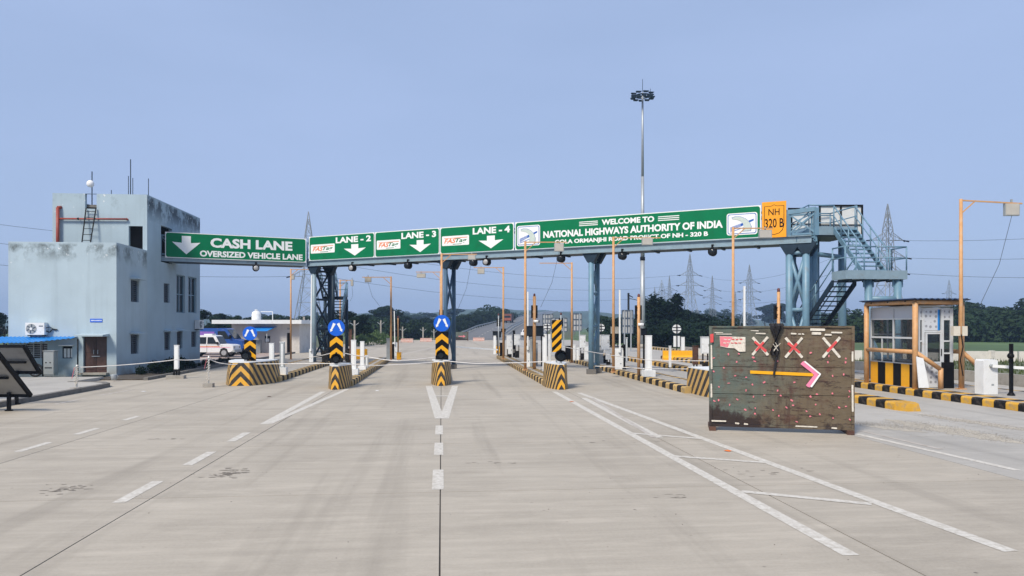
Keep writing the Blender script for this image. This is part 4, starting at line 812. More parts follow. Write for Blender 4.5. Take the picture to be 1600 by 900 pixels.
# round lane lamps under the beam
def lane_lamp(px, lb, lit, left=False):
    p = (lp(px, .12) if left else gp(px, .12)); r = thing('lane_lamp', lb, 'lamp', (p.x, p.y, ZB-.33), lang if left else gang, 'drum lamps hung under the footbridge')
    MB().box(-.05, .05, -.02, .1, -.12, .12).build('hanger', M['black'], r, True)
    h = MB(); h.cyl((0, -.12, -.27), (0, .22, -.27), .2, n=18); h.box(-.2, .2, -.1, .2, -.3, -.12); h.build('housing', M['black'], r, True)
    f = MB(); f.ball((0, -.10, -.27), .165, 14, sc=(1, .45, 1)); f.build('lens', M['lens'] if lit else M['glass'], r, True)
lane_lamp(400, 'drum lamp with grey lens below the cash lane sign', True, True); lane_lamp(550, 'drum lamp with grey lens below the lane 2 sign', True); lane_lamp(637, 'black drum lamp below the lane 3 sign', False)
lane_lamp(739, 'black drum lamp below the lane 4 sign beside a square floodlight', False); lane_lamp(760, 'drum lamp with grey lens below the lane 4 sign', True); lane_lamp(876, 'black drum lamp under the left part of the welcome sign', False); lane_lamp(972, 'black drum lamp under the middle of the welcome sign', False); lane_lamp(1113, 'black drum lamp under the right part of the welcome sign', False)
# ------------------------------------------------------------------ rusty steel barricade in front
e0, e1 = G(1108, 672), G(1335, 679); BWD = (e1-e0).length; bang = math.atan2(e1.y-e0.y, e1.x-e0.x); BHT = 2.60
def board_mat():
    m, nt, p = newmat('rusted_painted_steel_sheet'); v = nd(nt, 'ShaderNodeTexCoord').outputs['Object']; sx_ = nd(nt, 'ShaderNodeSeparateXYZ'); nt.links.new(v, sx_.inputs[0])
    mp = nd(nt, 'ShaderNodeMapping'); mp.inputs['Scale'].default_value = (1.0, 1, 5.5); mp.inputs['Rotation'].default_value = (0, .22, 0); nt.links.new(v, mp.inputs[0])
    gx = math_n(nt, 'ADD', remap(nt, sx_.outputs[0], .1, 2.3), math_n(nt, 'MULTIPLY', math_n(nt, 'SUBTRACT', noise(nt, v, 1.3, 5), .5), 1.3)); gx = remap(nt, gx, .1, .9)
    c = mixc(nt, gx, (.080, .122, .108), (.122, .090, .052)); bl = remap(nt, noise(nt, v, 3.5, 7, .7), .35, .7); c = mixc(nt, math_n(nt, 'MULTIPLY', bl, .5), c, (.15, .125, .085))
    scr = remap(nt, noise(nt, mp.outputs[0], 2.0, 11, .80), .53, .58, 0, .95); scr = math_n(nt, 'MULTIPLY', scr, remap(nt, math_n(nt, 'ADD', sx_.outputs[0], math_n(nt, 'MULTIPLY', noise(nt, v, .8, 3), 1.5)), .7, 1.9, .2, 1)); c = mixc(nt, scr, c, (.028, .013, .009))
    rs = remap(nt, noise(nt, v, 1.7, 8, .72), .53, .64, 0, .8); c = mixc(nt, rs, c, (.085, .036, .022))
    dx = math_n(nt, 'SUBTRACT', 1.0, math_n(nt, 'MULTIPLY', sx_.outputs[0], .42)); dz = math_n(nt, 'SUBTRACT', 1.1, math_n(nt, 'MULTIPLY', sx_.outputs[2], 1.15)); cor = math_n(nt, 'MULTIPLY', math_n(nt, 'MAXIMUM', dx, .35), math_n(nt, 'MAXIMUM', dz, 0)); cor = math_n(nt, 'ADD', cor, math_n(nt, 'MULTIPLY', math_n(nt, 'SUBTRACT', noise(nt, v, 3, 7, .7), .5), 1.1))
    c = mixc(nt, remap(nt, cor, .30, .44, 0, .95), c, (.020, .009, .007))
    cd = math_n(nt, 'SUBTRACT', 1., math_n(nt, 'MULTIPLY', math_n(nt, 'ABSOLUTE', math_n(nt, 'SUBTRACT', sx_.outputs[0], 1.85)), 1.1)); vst = remap(nt, noise(nt, coord(nt, 'Object', (3.2, 1, .5)), 2.2, 9, .75), .47, .62, 0, .8); c = mixc(nt, math_n(nt, 'MULTIPLY', vst, math_n(nt, 'MAXIMUM', cd, .15)), c, (.045, .018, .013))
    dk = remap(nt, noise(nt, v, 6, 9, .8), .60, .66, 0, .7); c = mixc(nt, dk, c, (.03, .018, .014))
    wf = remap(nt, noise(nt, mp.outputs[0], 5, 8, .7), .70, .72, 0, .5); c = mixc(nt, wf, c, (.26, .25, .20))
    nt.links.new(c, p.inputs['Base Color']); p.inputs['Roughness'].default_value = .62
    b_ = nd(nt, 'ShaderNodeBump'); b_.inputs['Strength'].default_value = .8; b_.inputs['Distance'].default_value = .015; nt.links.new(noise(nt, mp.outputs[0], 2.6, 9, .8), b_.inputs['Height']); b2 = nd(nt, 'ShaderNodeBump'); b2.inputs['Strength'].default_value = .25; b2.inputs['Distance'].default_value = .08; nt.links.new(noise(nt, v, 1.4, 2), b2.inputs['Height']); nt.links.new(b_.outputs[0], b2.inputs['Normal']); nt.links.new(b2.outputs[0], p.inputs['Normal']); return m
MBRD = board_mat(); M['rust'] = mat('rust', (.075, .035, .024), .8, .3, 5, dirt=((.16, .08, .045), .3, 9)); M['rag'] = mat('black_rag', (.014, .013, .016), .8, .3, 8, bump=.3)
r = BAR = thing('steel_barricade', 'big rusty steel barricade board with a painted arrow and three crosses', 'barricade', e0, bang)
zs = [.17, .92, 1.60, BHT]; nx, nz = 14, 4
for i in range(3):                                  # three sheets, dented, with a seam between each
    b = MB(); gx = lambda k: .05+(BWD-.1)*k/nx
    rnd = {(a, c): random.uniform(-.012, .012) for a in range(nx+1) for c in range(nz+1)}
    zz_ = lambda c: zs[i]+.006+(zs[i+1]-zs[i]-.012)*c/nz
    for a in range(nx):
        for c in range(nz): b.face([(gx(a), rnd[a, c], zz_(c)), (gx(a+1), rnd[a+1, c], zz_(c)), (gx(a+1), rnd[a+1, c+1], zz_(c+1)), (gx(a), rnd[a, c+1], zz_(c+1))], sm=True)
    b.box(.05, BWD-.05, .02, .03, zs[i]+.004, zs[i+1]-.004)
    b.build('steel_sheet', MBRD, r, True)
b = MB(); b.box(0, .07, -.03, .07, .10, BHT+.01); b.box(BWD-.07, BWD, -.03, .07, .10, BHT+.01); b.box(.07, BWD-.07, -.03, .06, BHT-.03, BHT+.01); b.box(.07, BWD-.07, -.02, .07, .10, .17); b.build('frame', MBRD, r, True)
for x in (.06, BWD-.12): MB().box(x-.06, x+.1, -.12, .9, -.005, .10).build('foot', M['rust'], r, True)
for x in (.12, BWD-.12): MB().bar((x, .06, 1.7), (x, .88, .08), .06).build('strut', M['rust'], r, True)
for z in (.92, 1.6): MB().box(.08, BWD-.08, .031, .07, z-.03, z+.03).build('stiffener', M['rust'], r, True)
k_ = BWD/227.; bxp = lambda px: (px-1108)*k_; bzp = lambda py: BHT-(py-505)*(BHT)/172.
def bq(pts, m, name, y=-.016, t=.003): plate(r, [(bxp(a), bzp(c)) for a, c in pts], y, m, name, t)
def stroke(a, c, wpx, m, name, y=-.016):
    a, c = Vector(a), Vector(c); d = (c-a).normalized(); n = Vector((-d.y, d.x))*wpx/2; j = lambda: random.uniform(-.35, .35)
    bq([(a.x+n.x+j(), a.y+n.y+j()), (c.x+n.x+j(), c.y+n.y+j()), (c.x+d.x*.8, c.y+d.y*.8), (c.x-n.x+j(), c.y-n.y+j()), (a.x-n.x+j(), a.y-n.y+j())], m, name, y)
for cx_, cy_, sc_, sw in ((1190, 536.5, 12, 0), (1242.5, 538.5, 13, 0), (1300, 538, 13, 1)):
    stroke((cx_-sc_, cy_-sc_*1.15), (cx_+sc_, cy_+sc_*1.25), 4.2, M['tape_white'], 'cross_stroke'); stroke((cx_+sc_, cy_-sc_*1.2), (cx_-sc_, cy_+sc_*1.25), 4.2, M['tape_white'], 'cross_stroke', -.0205)
    if sw: stroke((cx_+8, cy_-9), (cx_-6, cy_+7), 3.8, M['tape_red'], 'cross_stroke', -.025)
    else: stroke((cx_-9, cy_-7), (cx_+9, cy_+9), 4.0, M['tape_red'], 'cross_stroke', -.025); stroke((cx_+5, cy_-6), (cx_-7, cy_+8), 3.6, M['tape_red'], 'cross_stroke', -.029)
stroke((1174, 579.5), (1272, 582.5), 5.2, M['yellow_film'], 'arrow_shaft'); stroke((1255, 563), (1278, 582), 6.5, M['tape_pink'], 'arrow_head', -.021); stroke((1279, 581), (1264, 601.5), 6.5, M['tape_pink'], 'arrow_head', -.0255)
stroke((1259, 561.5), (1283, 582), 2.6, M['white_film'], 'arrow_edge', -.030); stroke((1283, 581.5), (1269, 602), 2.8, M['white_film'], 'arrow_edge', -.034)
bq([(1125, 521), (1166.5, 522.5), (1166.5, 546.5), (1156, 546.5), (1149, 541), (1138, 540.5), (1126, 538)], M['tape_white'], 'torn_poster'); bq([(1125.5, 521.5), (1146, 522.5), (1142, 530), (1138, 539.5), (1126, 537)], M['pink'], 'torn_poster', -.0195)
for i in range(5): stroke((1132+i*6.2, 526+(i % 2)), (1136+i*6.2, 526.5), 1.6, M['tape_red'] if i > 1 else M['tape_white'], 'poster_print', -.024); stroke((1131+i*6, 532), (1135+i*6, 532.6), 1.4, M['tape_red'] if i > 1 else M['tape_white'], 'poster_print', -.024)
for gi in range(11):                                # pink paint dabs
    for gj in range(7):
        x, y_ = 1120+gi*20.2+random.uniform(-9, 9), 552+gj*16.5+random.uniform(-8, 8)
        if 1168 < x < 1290 and 570 < y_ < 592 or 1245 < x < 1290 and 555 < y_ < 606 or random.random() < .16 or y_ > 650 and x < 1230: continue
        a = random.uniform(-.6, 1.8); L_ = random.uniform(1.6, 3.2); stroke((x, y_), (x+L_*math.cos(a)*1.3, y_+L_*math.sin(a)), random.uniform(1.5, 2.6), M['pink'], 'paint_dab')
for x0, x1, y_ in ((1117, 1130, 515), (1119, 1144, 517.5), (1175, 1187, 512), (1183, 1198, 516.5), (1238, 1246, 516.5), (1249, 1253, 517), (1255, 1258, 517), (1268, 1290, 510), (1270, 1284, 516), (1300, 1316, 514.5), (1290, 1300, 518)):
    stroke((x0, y_), (x1, y_+.4), random.uniform(1.3, 2.6) if x0 not in (1270, 1268) else 4, M['tape_white'], 'worn_paint_mark', -.016)
for x0, x1, y_ in ((1112, 1135, 661), (1150, 1156, 664), (1164, 1170, 664.5), (1245, 1278, 666), (1300, 1308, 667)): stroke((x0, y_), (x1, y_+.4), 2.4, M['tape_white'], 'worn_paint_mark', -.033)
for y0, y1 in ((536, 575), (600, 622)): stroke((1111.5, y0), (1112, y1), 2.8, M['tape_white'], 'worn_paint_mark', -.034)
for y0, y1 in ((545, 560), (598, 640)): stroke((1331.5, y0), (1332, y1), 2.6, M['tape_white'], 'worn_paint_mark', -.034)
bq([(1109.5, 518), (1115, 517), (1115, 531), (1110, 532)], M['tape_red'], 'red_reflector', -.035)
# black rag hung over the top of the board
b = MB(); cols, rows = 9, 13; pts = {}
for j in range(rows):
    f = j/(rows-1)
    for i in range(cols):
        u = i/(cols-1)-.5; wd = (15-8*f**1.2+3*math.sin(f*9)); x = bxp(1216+u*wd-4*f+2.2*math.sin(f*7+u*4)); z = bzp(500+f*52); yy = -.06-.05*math.sin(u*16+f*5)-.05*(1-abs(2*u))+(.06 if j == 0 else 0); pts[i, j] = (x, yy-.02, z)
for j in range(rows-1):
    for i in range(cols-1): b.face([pts[i, j], pts[i, j+1], pts[i+1, j+1], pts[i+1, j]], sm=True)
rag = thing('black_rag', 'torn black rag knotted over the top edge of the barricade', 'rag', e0+Vector((math.cos(bang), math.sin(bang), 0))*bxp(1216)+Vector((0,0,BHT)), bang)
off = Vector((-bxp(1216), 0, -BHT)); b.v = [tuple(Vector(p)+off) for p in b.v]; b.build('cloth', M['rag'], rag, True)
b = MB(); b.tube([(0, -.07, -.7), (-.04, -.05, -.95), (-.07, -.04, -1.2)], .025); b.build('hanging_tail', M['rag'], rag, True)
b = MB(); b.prism([(-.18, 0, .02), (.17, 0, .0), (.15, .12, .01), (-.15, .12, .02)], (0, 0, .05)); b.build('fold', M['rag'], rag, True)
for k in range(5): a = random.random()*3; MB().bar((-.03+.06*math.cos(a+k), -.15, -.52+.07*math.sin(a+k*2)), (-.03-.10*math.cos(a+k), -.16, -.50+.11*math.sin(a+k*3)), .02, .01).build('white_strip', M['tape_white'], rag, True)
# ------------------------------------------------------------------ toll booth on the right island
zI = .25; X0 = 17.78; ya = onx(1430, 560, X0).y; yb = onx(1354, 560, X0).y; xr = ony(1504, 560, ya).x; ZT = onx(1430, 472, X0).z
BT = thing('toll_booth', 'glazed toll booth under a blue sheet roof on ochre posts', 'toll booth', (X0, ya, zI))
posts = {'n': (X0, ya), 'b': (X0, yb), 'r': (xr, ya+.06), 'br': (xr, yb)}
for k, (x, y) in posts.items(): MB().cyl((x, y, zI-.01), (x, y, ZT), .10, n=12).build('post', M['orange'], BT)
zm = onx(1430, 550, X0).z
for (x0, y0), (x1, y1), z0, z1 in ((posts['n'], posts['b'], ZT, ZT+.02), (posts['n'], posts['r'], ZT+.0, ZT), (posts['r'], posts['br'], ZT, ZT), (posts['b'], posts['br'], ZT, ZT), (posts['n'], posts['b'], zm, zm), (posts['r'], posts['br'], zm, zm)): MB().cyl((x0, y0, z0), (x1, y1, z1), .085, n=10).build('rail', M['orange'], BT)
p = ony(1466.5, 577, ya); b = MB(); b.cyl((X0, ya, zm), (p.x, ya-.12, p.z), .085, n=10); b.cyl((p.x, ya-.12, p.z+.04), (p.x, ya-.12, zI), .09, n=10); b.build('guard_rail', M['orange'], BT); b = MB(); q = ony(1536, 578, ya); b.cyl((xr, ya+.06, zm+.02), (q.x, ya, q.z-.02), .085, n=10); b.cyl((q.x, ya, q.z-.02), (q.x, ya, zI), .08, n=10); b.build('guard_rail', M['orange'], BT)
b = MB(); n = 46
for i in range(n):
    y0, y1 = ya-.25+(yb-ya+.5)*i/n, ya-.25+(yb-ya+.5)*(i+1)/n; 
nx_ = 40
for i in range(nx_):
    a, c = X0-.2+(xr-X0+.4)*i/nx_, X0-.2+(xr-X0+.4)*(i+1)/nx_; za, zc = .028*math.sin(i*1.57), .028*math.sin((i+1)*1.57)
    for dz in (.12, .10): b.face([(a, ya-.2, ZT+dz+za), (c, ya-.2, ZT+dz+zc), (c, yb+.25, ZT+dz+.02+zc), (a, yb+.25, ZT+dz+.02+za)])
b.build('roof_sheet', M['blue_dark_sheet'], BT); b = MB()
for f in (.15, .5, .85): y = ya+(yb-ya)*f; b.box(X0-.1, xr+.1, y-.03, y+.03, ZT+.02, ZT+.065)
b.build('purlin', M['black'], BT)
cx0, cx1, cy0, cy1 = X0+.30, ony(1489, 560, ya+.25).x, ya+.25, onx(1361, 540, X0+.30).y; CZ0 = zI; CZT = onx(1395, 481, cx0).z; CB = onx(1395, 567, cx0).z
gl_m, gnt, gp_ = newmat('clear_window_glass'); gp_.inputs['Base Color'].default_value = (.03, .04, .05, 1); gp_.inputs['Roughness'].default_value = .06; gp_.inputs['Alpha'].default_value = .3; M['clear'] = gl_m
# base of the cabin with black and yellow upright bars
ny = 6
MB().box(cx0+.02, cx1-.02, cy0+.02, cy1-.02, CZ0-.01, CB-.02).build('cabin_base', M['black'], BT)
for i in range(ny): y0, y1 = cy0+(cy1-cy0)*i/ny, cy0+(cy1-cy0)*(i+1)/ny; MB().box(cx0-.02, cx0+.015, y0+.003, y1-.003, CZ0, CB).build('stripe_panel', M['black'] if i % 2 == 0 else M['yellow_film'], BT)
# window walls: lane side
fw = .07; zrow = [CB, CB+(CZT-CB)*.46, CB+(CZT-CB)*.80, CZT]; ycol = [cy0, (cy0+cy1)/2, cy1]
fr_ = MB()
for y in ycol: fr_.box(cx0-.02, cx0+.05, y-fw/2, y+fw/2, CB, CZT)
for z in zrow: fr_.box(cx0-.018, cx0+.048, cy0+.04, cy1-.04, z-fw/2, z+fw/2)
fr_.box(cx0-.015, cx0+.045, cy1-(cy1-cy0)*.25-.02, cy1-(cy1-cy0)*.25+.02, zrow[0], zrow[1]); fr_.build('window_frame', M['alu'], BT)
def dotted():
    m, nt, p = newmat('white_panel_with_printed_dots'); v = nd(nt, 'ShaderNodeTexCoord').outputs['Object']; vo = nd(nt, 'ShaderNodeTexVoronoi'); vo.inputs['Scale'].default_value = 5.2; vo.inputs['Randomness'].default_value = .3; nt.links.new(v, vo.inputs['Vector'])
    f = remap(nt, vo.outputs['Distance'], .24, .33, .75, 0); c = mixc(nt, f, (.55, .58, .62), (.17, .18, .2)); nt.links.new(c, p.inputs['Base Color']); p.inputs['Roughness'].default_value = .4; return m
M['dots'] = dotted()
for a, c in zip(ycol, ycol[1:]):
    MB().box(cx0+.012, cx0+.022, a, c, zrow[2]+.02, zrow[3]-.02).build('printed_panel', M['dots'], BT)
    for z0, z1 in zip(zrow[:2], zrow[1:3]): MB().box(cx0+.012, cx0+.02, a+.03, c-.03, z0+.03, z1-.03).build('pane', M['clear'], BT)
# front face with the door
fx_ = lambda px: ony(px, 560, cy0).x; fz_ = lambda py: ony(1460, py, cy0).z; ff = MB()
for a, c in ((1427, 1431), (1440, 1444), (1470, 1474), (1484, 1488.5)): ff.box(fx_(a), fx_(c), cy0-.03, cy0+.04, CZ0, fz_(481.5))
for py in (482, 499, 533, 552): ff.box(fx_(1431), fx_(1440), cy0-.025, cy0+.035, fz_(py+1.2), fz_(py-1.2)); ff.box(fx_(1474), fx_(1484), cy0-.025, cy0+.035, fz_(py+1.2), fz_(py-1.2))
ff.box(fx_(1444), fx_(1470), cy0-.026, cy0+.036, fz_(483.5), fz_(481)); ff.box(fx_(1444), fx_(1470), cy0-.026, cy0+.036, fz_(519), fz_(516.5)); ff.build('front_frame', M['alu'], BT)
MB().box(fx_(1444), fx_(1465), cy0, cy0+.02, fz_(516), fz_(483.5)).build('printed_panel', M['dots'], BT); MB().box(fx_(1465), fx_(1468), cy0-.002, cy0+.018, fz_(516), fz_(483.5)).build('blue_strip', M['blue_sheet'], BT)
for a, c in ((1431, 1440), (1474, 1484)):
    MB().box(fx_(a), fx_(c), cy0, cy0+.02, fz_(498), fz_(483)).build('printed_panel', M['dots'], BT); MB().box(fx_(a), fx_(c), cy0+.003, cy0+.012, fz_(532), fz_(500)).build('pane', M['clear'], BT); MB().box(fx_(a), fx_(c), cy0+.003, cy0+.012, fz_(551), fz_(534)).build('pane', M['clear'], BT); MB().box(fx_(a), fx_(c), cy0, cy0+.02, CZ0, fz_(553)).build('lower_panel', M['black'], BT)
dr = MB(); dr.box(fx_(1445), fx_(1448), cy0-.045, cy0-.005, CZ0+.02, fz_(519.5)); dr.box(fx_(1468), fx_(1470.5), cy0-.045, cy0-.005, CZ0+.02, fz_(519.5)); dr.box(fx_(1448), fx_(1468), cy0-.045, cy0-.005, fz_(522), fz_(519.5)); dr.box(fx_(1448), fx_(1468), cy0-.045, cy0-.005, fz_(568), fz_(565)); dr.box(fx_(1448), fx_(1468), cy0-.045, cy0-.005, CZ0+.02, CZ0+.1)
d = dr.build('door', M['alu'], BT); MB().box(fx_(1448), fx_(1468), cy0-.03, cy0-.02, fz_(565), fz_(522)).build('pane', M['clear'], d); MB().box(fx_(1448), fx_(1468), cy0-.03, cy0-.02, CZ0+.1, fz_(568)).build('lower_panel', M['dots'], d); MB().box(fx_(1469), fx_(1470), cy0-.07, cy0-.046, fz_(556), fz_(545)).build('handle', M['black'], d)
MB().box(cx1-.06, cx1, cy0+.05, cy1-.05, CB, CZT-.01).build('far_wall_frame', M['clear'], BT); bk = MB()
for x in (cx0+.05, (cx0+cx1)/2, cx1-.08): bk.box(x, x+.06, cy1-.05, cy1, CB, CZT)
for z in (CB, (CB+CZT)/2, CZT-.06): bk.box(cx0+.05, cx1-.02, cy1-.048, cy1-.002, z, z+.06)
bk.build('back_frame', M['alu'], BT); MB().box(cx0, cx1, cy0, cy1, CZT, CZT+.05).build('cabin_roof', M['alu'], BT)
MB().box(cx0+.15, cx1-.15, cy0+.7, cy1-.2, CB-.021, CB+.10).build('counter', M['grille'], BT)
p = ony(1435, 605, ya-.2); q = [ony(1432, 557, ya-.18), ony(1443, 560, ya-.18), ony(1452, 606, ya-.35), ony(1436, 606, ya-.35)]
b = MB(); b.prism([(v_.x, v_.y, max(v_.z, zI)) for v_ in q], (0, .03, 0)); b.solo('leaning_sheet', M['white'], 'white torn sheet leaning against the booth corner post', 'sheet')
p = ony(1481, 600, cy0-.14); MB().box(p.x-.21, p.x+.21, cy0-.20, cy0-.06, zI, ony(1481, 566, cy0-.14).z).solo('black_cabinet', M['black'], 'plain black box standing beside the booth door', 'box')
# ------------------------------------------------------------------ lamp posts
def lamp_post(px, Y, z0, top, arm_px, panel, label, tilt=0, wire=None, h_arm=0.):
    p = cp(px, Y); zt_ = W(px, top, Y).z; dx = (arm_px-px)/FPX*Y; s = 1 if dx > 0 else -1
    r = thing('lamp_post', label, 'lamp post', (p.x, p.y, z0), -TH, 'ochre lamp posts on the toll islands'); h = zt_-z0
    MB().cyl((0, 0, -.02), (0, 0, h), .075, .06, n=10).build('pole', M['orange'], r, True); MB().box(-.14, .14, -.14, .14, -.01, .03).build('base_plate', M['orange'], r, True)
    b = MB(); b.bar((0, 0, h-.05), (dx, 0, h-.05+h_arm), .05); b.bar((0, 0, h-.55), (s*.55, 0, h-.06), .04); b.build('arm', M['orange'], r, True)
    if panel:
        x0, x1, y0, y1 = [(v_-px)/FPX*Y for v_ in panel[:2]]+[W(px, v_, Y).z-z0 for v_ in panel[2:]]; hd = MB(); hd.box(x0, x1, -.02, .1, y1, y0); hd.bar(((x0+x1)/2, .04, y0), ((x0+x1)/2, .04, y0+.14), .06)
        hd.build('floodlight', M['grey_box'], r, True); MB().box(x0+.03, x1-.03, -.032, -.021, y1+.03, y0-.03).build('glass_face', M['lamp_panel'], r, True)
        if wire: a = Vector(((x0+x1)/2, .02, y1)); c = Vector(((wire[0]-px)/FPX*Y, .3, W(px, wire[1], Y).z-z0)); MB().tube([a, a.lerp(c, .5)+Vector((.12*s, 0, -.15)), c], .009, 5).build('cable', M['wire'], r, True)
    return r
YL1 = 2.35*FPX/(608-HZ)
L1 = lamp_post(1501.5, YL1, .25, 311, 1597, (1570, 1593, 317, 337), 'tall ochre lamp post right of the booth, arm to the right', wire=(1540, 475), h_arm=-.12)
MB().box(-.33, -.08, -.1, .1, 2.0, 2.36).build('junction_box', M['cream'], L1, True); MB().box(-.02, .17, -.13, -.075, 2.0, 2.36).build('junction_box', M['cream'], L1, True); MB().tube([(-.05, -.1, 2.05), (.0, -.13, 1.6), (-.08, -.09, 1.1), (.02, -.1, .5)], .02).build('cable', M['black'], L1, True)
lamp_post(1145.5, 34.6, .25, 355, 1208, (1186, 1206, 359, 372), 'ochre lamp post rising behind the barricade, floodlight over the orange marker')
lamp_post(958.5, 37.8, .25, 370, 1032, (1003, 1020, 371, 383), 'ochre lamp post before the middle of the welcome sign')
lamp_post(820.8, 39.6, .25, 377, 886, (866, 881, 380, 393), 'ochre lamp post crossing the left end of the welcome sign', wire=(845, 480))
lamp_post(690, 42.0, .25, 396, 745, (731, 743, 398, 406), 'ochre lamp post behind the middle blue disc', wire=(714, 485))
lamp_post(688.5, 52.5, .25, 424, 650, (651, 665, 427, 434), 'lamp post with left arm hidden behind the middle ochre pole')
lamp_post(611, 50.5, .25, 432, 566, (570, 580, 433, 441), 'ochre lamp post with left arm under the LANE-three sign panel', wire=(592, 478))
lamp_post(786.5, 53, .25, 417, 740, (746, 757, 419, 428), 'ochre lamp post with left arm under the FOURTH lane sign panel')
lamp_post(893.5, 48, .25, 410, 843, None, 'ochre lamp post with bare left arm below the welcome sign')
lamp_post(531.5, 56.5, .25, 437, 551, (548, 552, 437, 447), 'small ochre lamp post beside the left stair tower landing', wire=(546, 470))
lamp_post(454.5, 58, 0, 420, 483, (455, 460, 430, 437), 'thin ochre lamp post below the cash lane sign near the pylon')
# ------------------------------------------------------------------ barriers, pillars, cabinets
def boom_cabinet(px, py, z0, wpx, top, label, boom=None, cat='barrier'):
    p = G(px, py, z0); Y = p.y*CT+p.x*ST; k = Y/FPX; w, h = wpx*k, (py-top)*k
    r = thing('boom_barrier', label, 'boom barrier', (p.x, p.y, z0), 0, 'white boom barriers on the islands'); b = MB(); t_ = w*.5
    b.prism([(-t_, 0, 0), (-t_, 0, h-.04), (-t_+.04, 0, h), (t_-.04, 0, h), (t_, 0, h-.04), (t_, 0, 0)], (0, w*.8, 0)); b.build('cabinet', M['white'], r, True)
    MB().box(t_*.1, t_*.45, -.006, -.001, h*.25, h*.30).build('lock_plate', M['grey_box'], r, True); MB().cyl((0, -.09, h*.82), (0, 0, h*.82), .06).build('hub', M['grey_box'], r, True)
    if boom:
        q = W(boom[0], boom[1], Y*boom[2])-p; q.z = W(boom[0], boom[1], Y*boom[2]).z-z0; B_ = MB(); B_.bar((0, -.07, h*.82), q, .07, .10); B_.build('boom', M['white_film'], r, True)
    return r
boom_cabinet(1548, 616, .25, 24, 562, 'white boom barrier cabinet right of the booth, arm pointing out of view', boom=(1660, 579, .99))
boom_cabinet(968, 577, .25, 14, 545, 'white boom barrier cabinet with raised arm left of the slatted white pillar', boom=(968, 453, 1.))
boom_cabinet(824.5, 573, .25, 10, 541, 'white boom barrier cabinet with raised arm beside the black display', boom=(824.5, 456, 1.))
boom_cabinet(1162, 588, .25, 15, 545, 'boom barrier behind the barricade, only its raised white arm shows', boom=(1163, 447, 1.))
boom_cabinet(932, 566, .25, 8, 540, 'boom barrier at the blue middle column, thin raised arm', boom=(933, 392, 1.))
boom_cabinet(617, 556, .25, 8, 535, 'boom barrier with raised arm beside the dark signal', boom=(616, 486, 1.))
boom_cabinet(697, 562, .25, 8, 536, 'boom barrier on the middle island with arm lowered across lane 4', boom=(778, 546.5, 1.03))
boom_cabinet(486, 566, .25, 6, 545, 'boom barrier at the left stair column with raised thin arm', boom=(487, 430, 1.))
def black_post(px, py, z0, top, label, knob=None):
    p = G(px, py, z0); k = (p.y*CT+p.x*ST)/FPX; h = (py-top)*k; r = thing('boom_rest_post', label, 'post', (p.x, p.y, z0), 0, 'black posts on the islands')
    MB().box(-.05, .05, -.04, .04, 0, h).build('post', M['black'], r, True); b = MB(); b.lathe((0,0,0), [(.12, -.005), (.12, .03), (.06, .12), (.001, .13)], 8); b.build('base', M['black'], r, True)
    if knob: MB().ball((-.06, -.05, (py-knob)*k), .11, 10).build('knob', M['black'], r, True)
black_post(1580, 618, .25, 537, 'black post with a round knob right of the white barrier cabinet', 556); black_post(975.5, 577, .25, 538, 'black post with round knob beside the raised white arm', 541); black_post(825, 560, .25, 533, 'black post with knob beside the black display', 538)
def pillar(px, py, z0, wpx, top, label, plinth=0, stand=False, grey=False):
    p = G(px, py, z0); k = (p.y*CT+p.x*ST)/FPX; w, h = wpx*k, (py-top)*k; r = thing('lane_sensor', label, 'lane sensor', (p.x, p.y, z0), 0, 'white sensor pillars on the islands'); zb = 0
    if plinth: zb = plinth*k; MB().box(-w*.95, w*1.0, -.22, .3, -.005, zb).build('plinth', M['white'], r, True)
    if stand:
        zb = .42; b = MB()
        for x in (-.12, 0, .12): b.box(x-.03, x+.03, -.05, .05, 0, .46)
        b.build('stand', M['black'], r, True); MB().box(-.45, .4, -.2, .2, -.05, .12).build('plinth', M['concrete'], r, True)
    MB().box(-w/2, w/2, -w*.3, w*.5, zb, h).build('body', M['grey_box'] if grey else M['white'], r, True); MB().box(-w*.22, w*.22, -w*.3-.006, -w*.3-.001, zb+.05, h-.06).build('sensor_strip', M['white_film'] if not grey else M['white'], r, True); MB().box(-w*.5-.01, w*.5+.01, -w*.3-.01, w*.5+.01, h, h+.03).build('cap', M['white'], r, True)
pillar(276, 590, .05, 6.5, 540, 'white pillar on a black stand in front of the office side wall', stand=True); pillar(424.5, 583, .25, 7, 537, 'white pillar on the broad left island near its sign', 0); pillar(441, 585, .25, 7, 535, 'grey pillar on a white plinth at the rear of the broad nose', 11, grey=True)
pillar(552.5, 585, .25, 7.5, 532, 'white pillar on a white plinth right of the second nose', 9); pillar(566, 577, .25, 6, 534, 'white pillar behind the plinth pillar on the second island', 5); pillar(573, 575, .25, 5, 556, 'short grey box behind the second island pillars', 0, grey=True)
pillar(851, 580, .25, 6.5, 527, 'round-topped white pillar behind the left side of the fourth nose', 0); pillar(1013.5, 588, .25, 9, 525, 'slatted white pillar on a white plinth, island five', 10); pillar(1067, 561, .02, 5, 527, 'slim white pillar on a plinth before the yellow concrete block', 5); pillar(979, 566, .25, 3, 528, 'thin grey pole-like pillar right of the raised white arm', 0, grey=True)
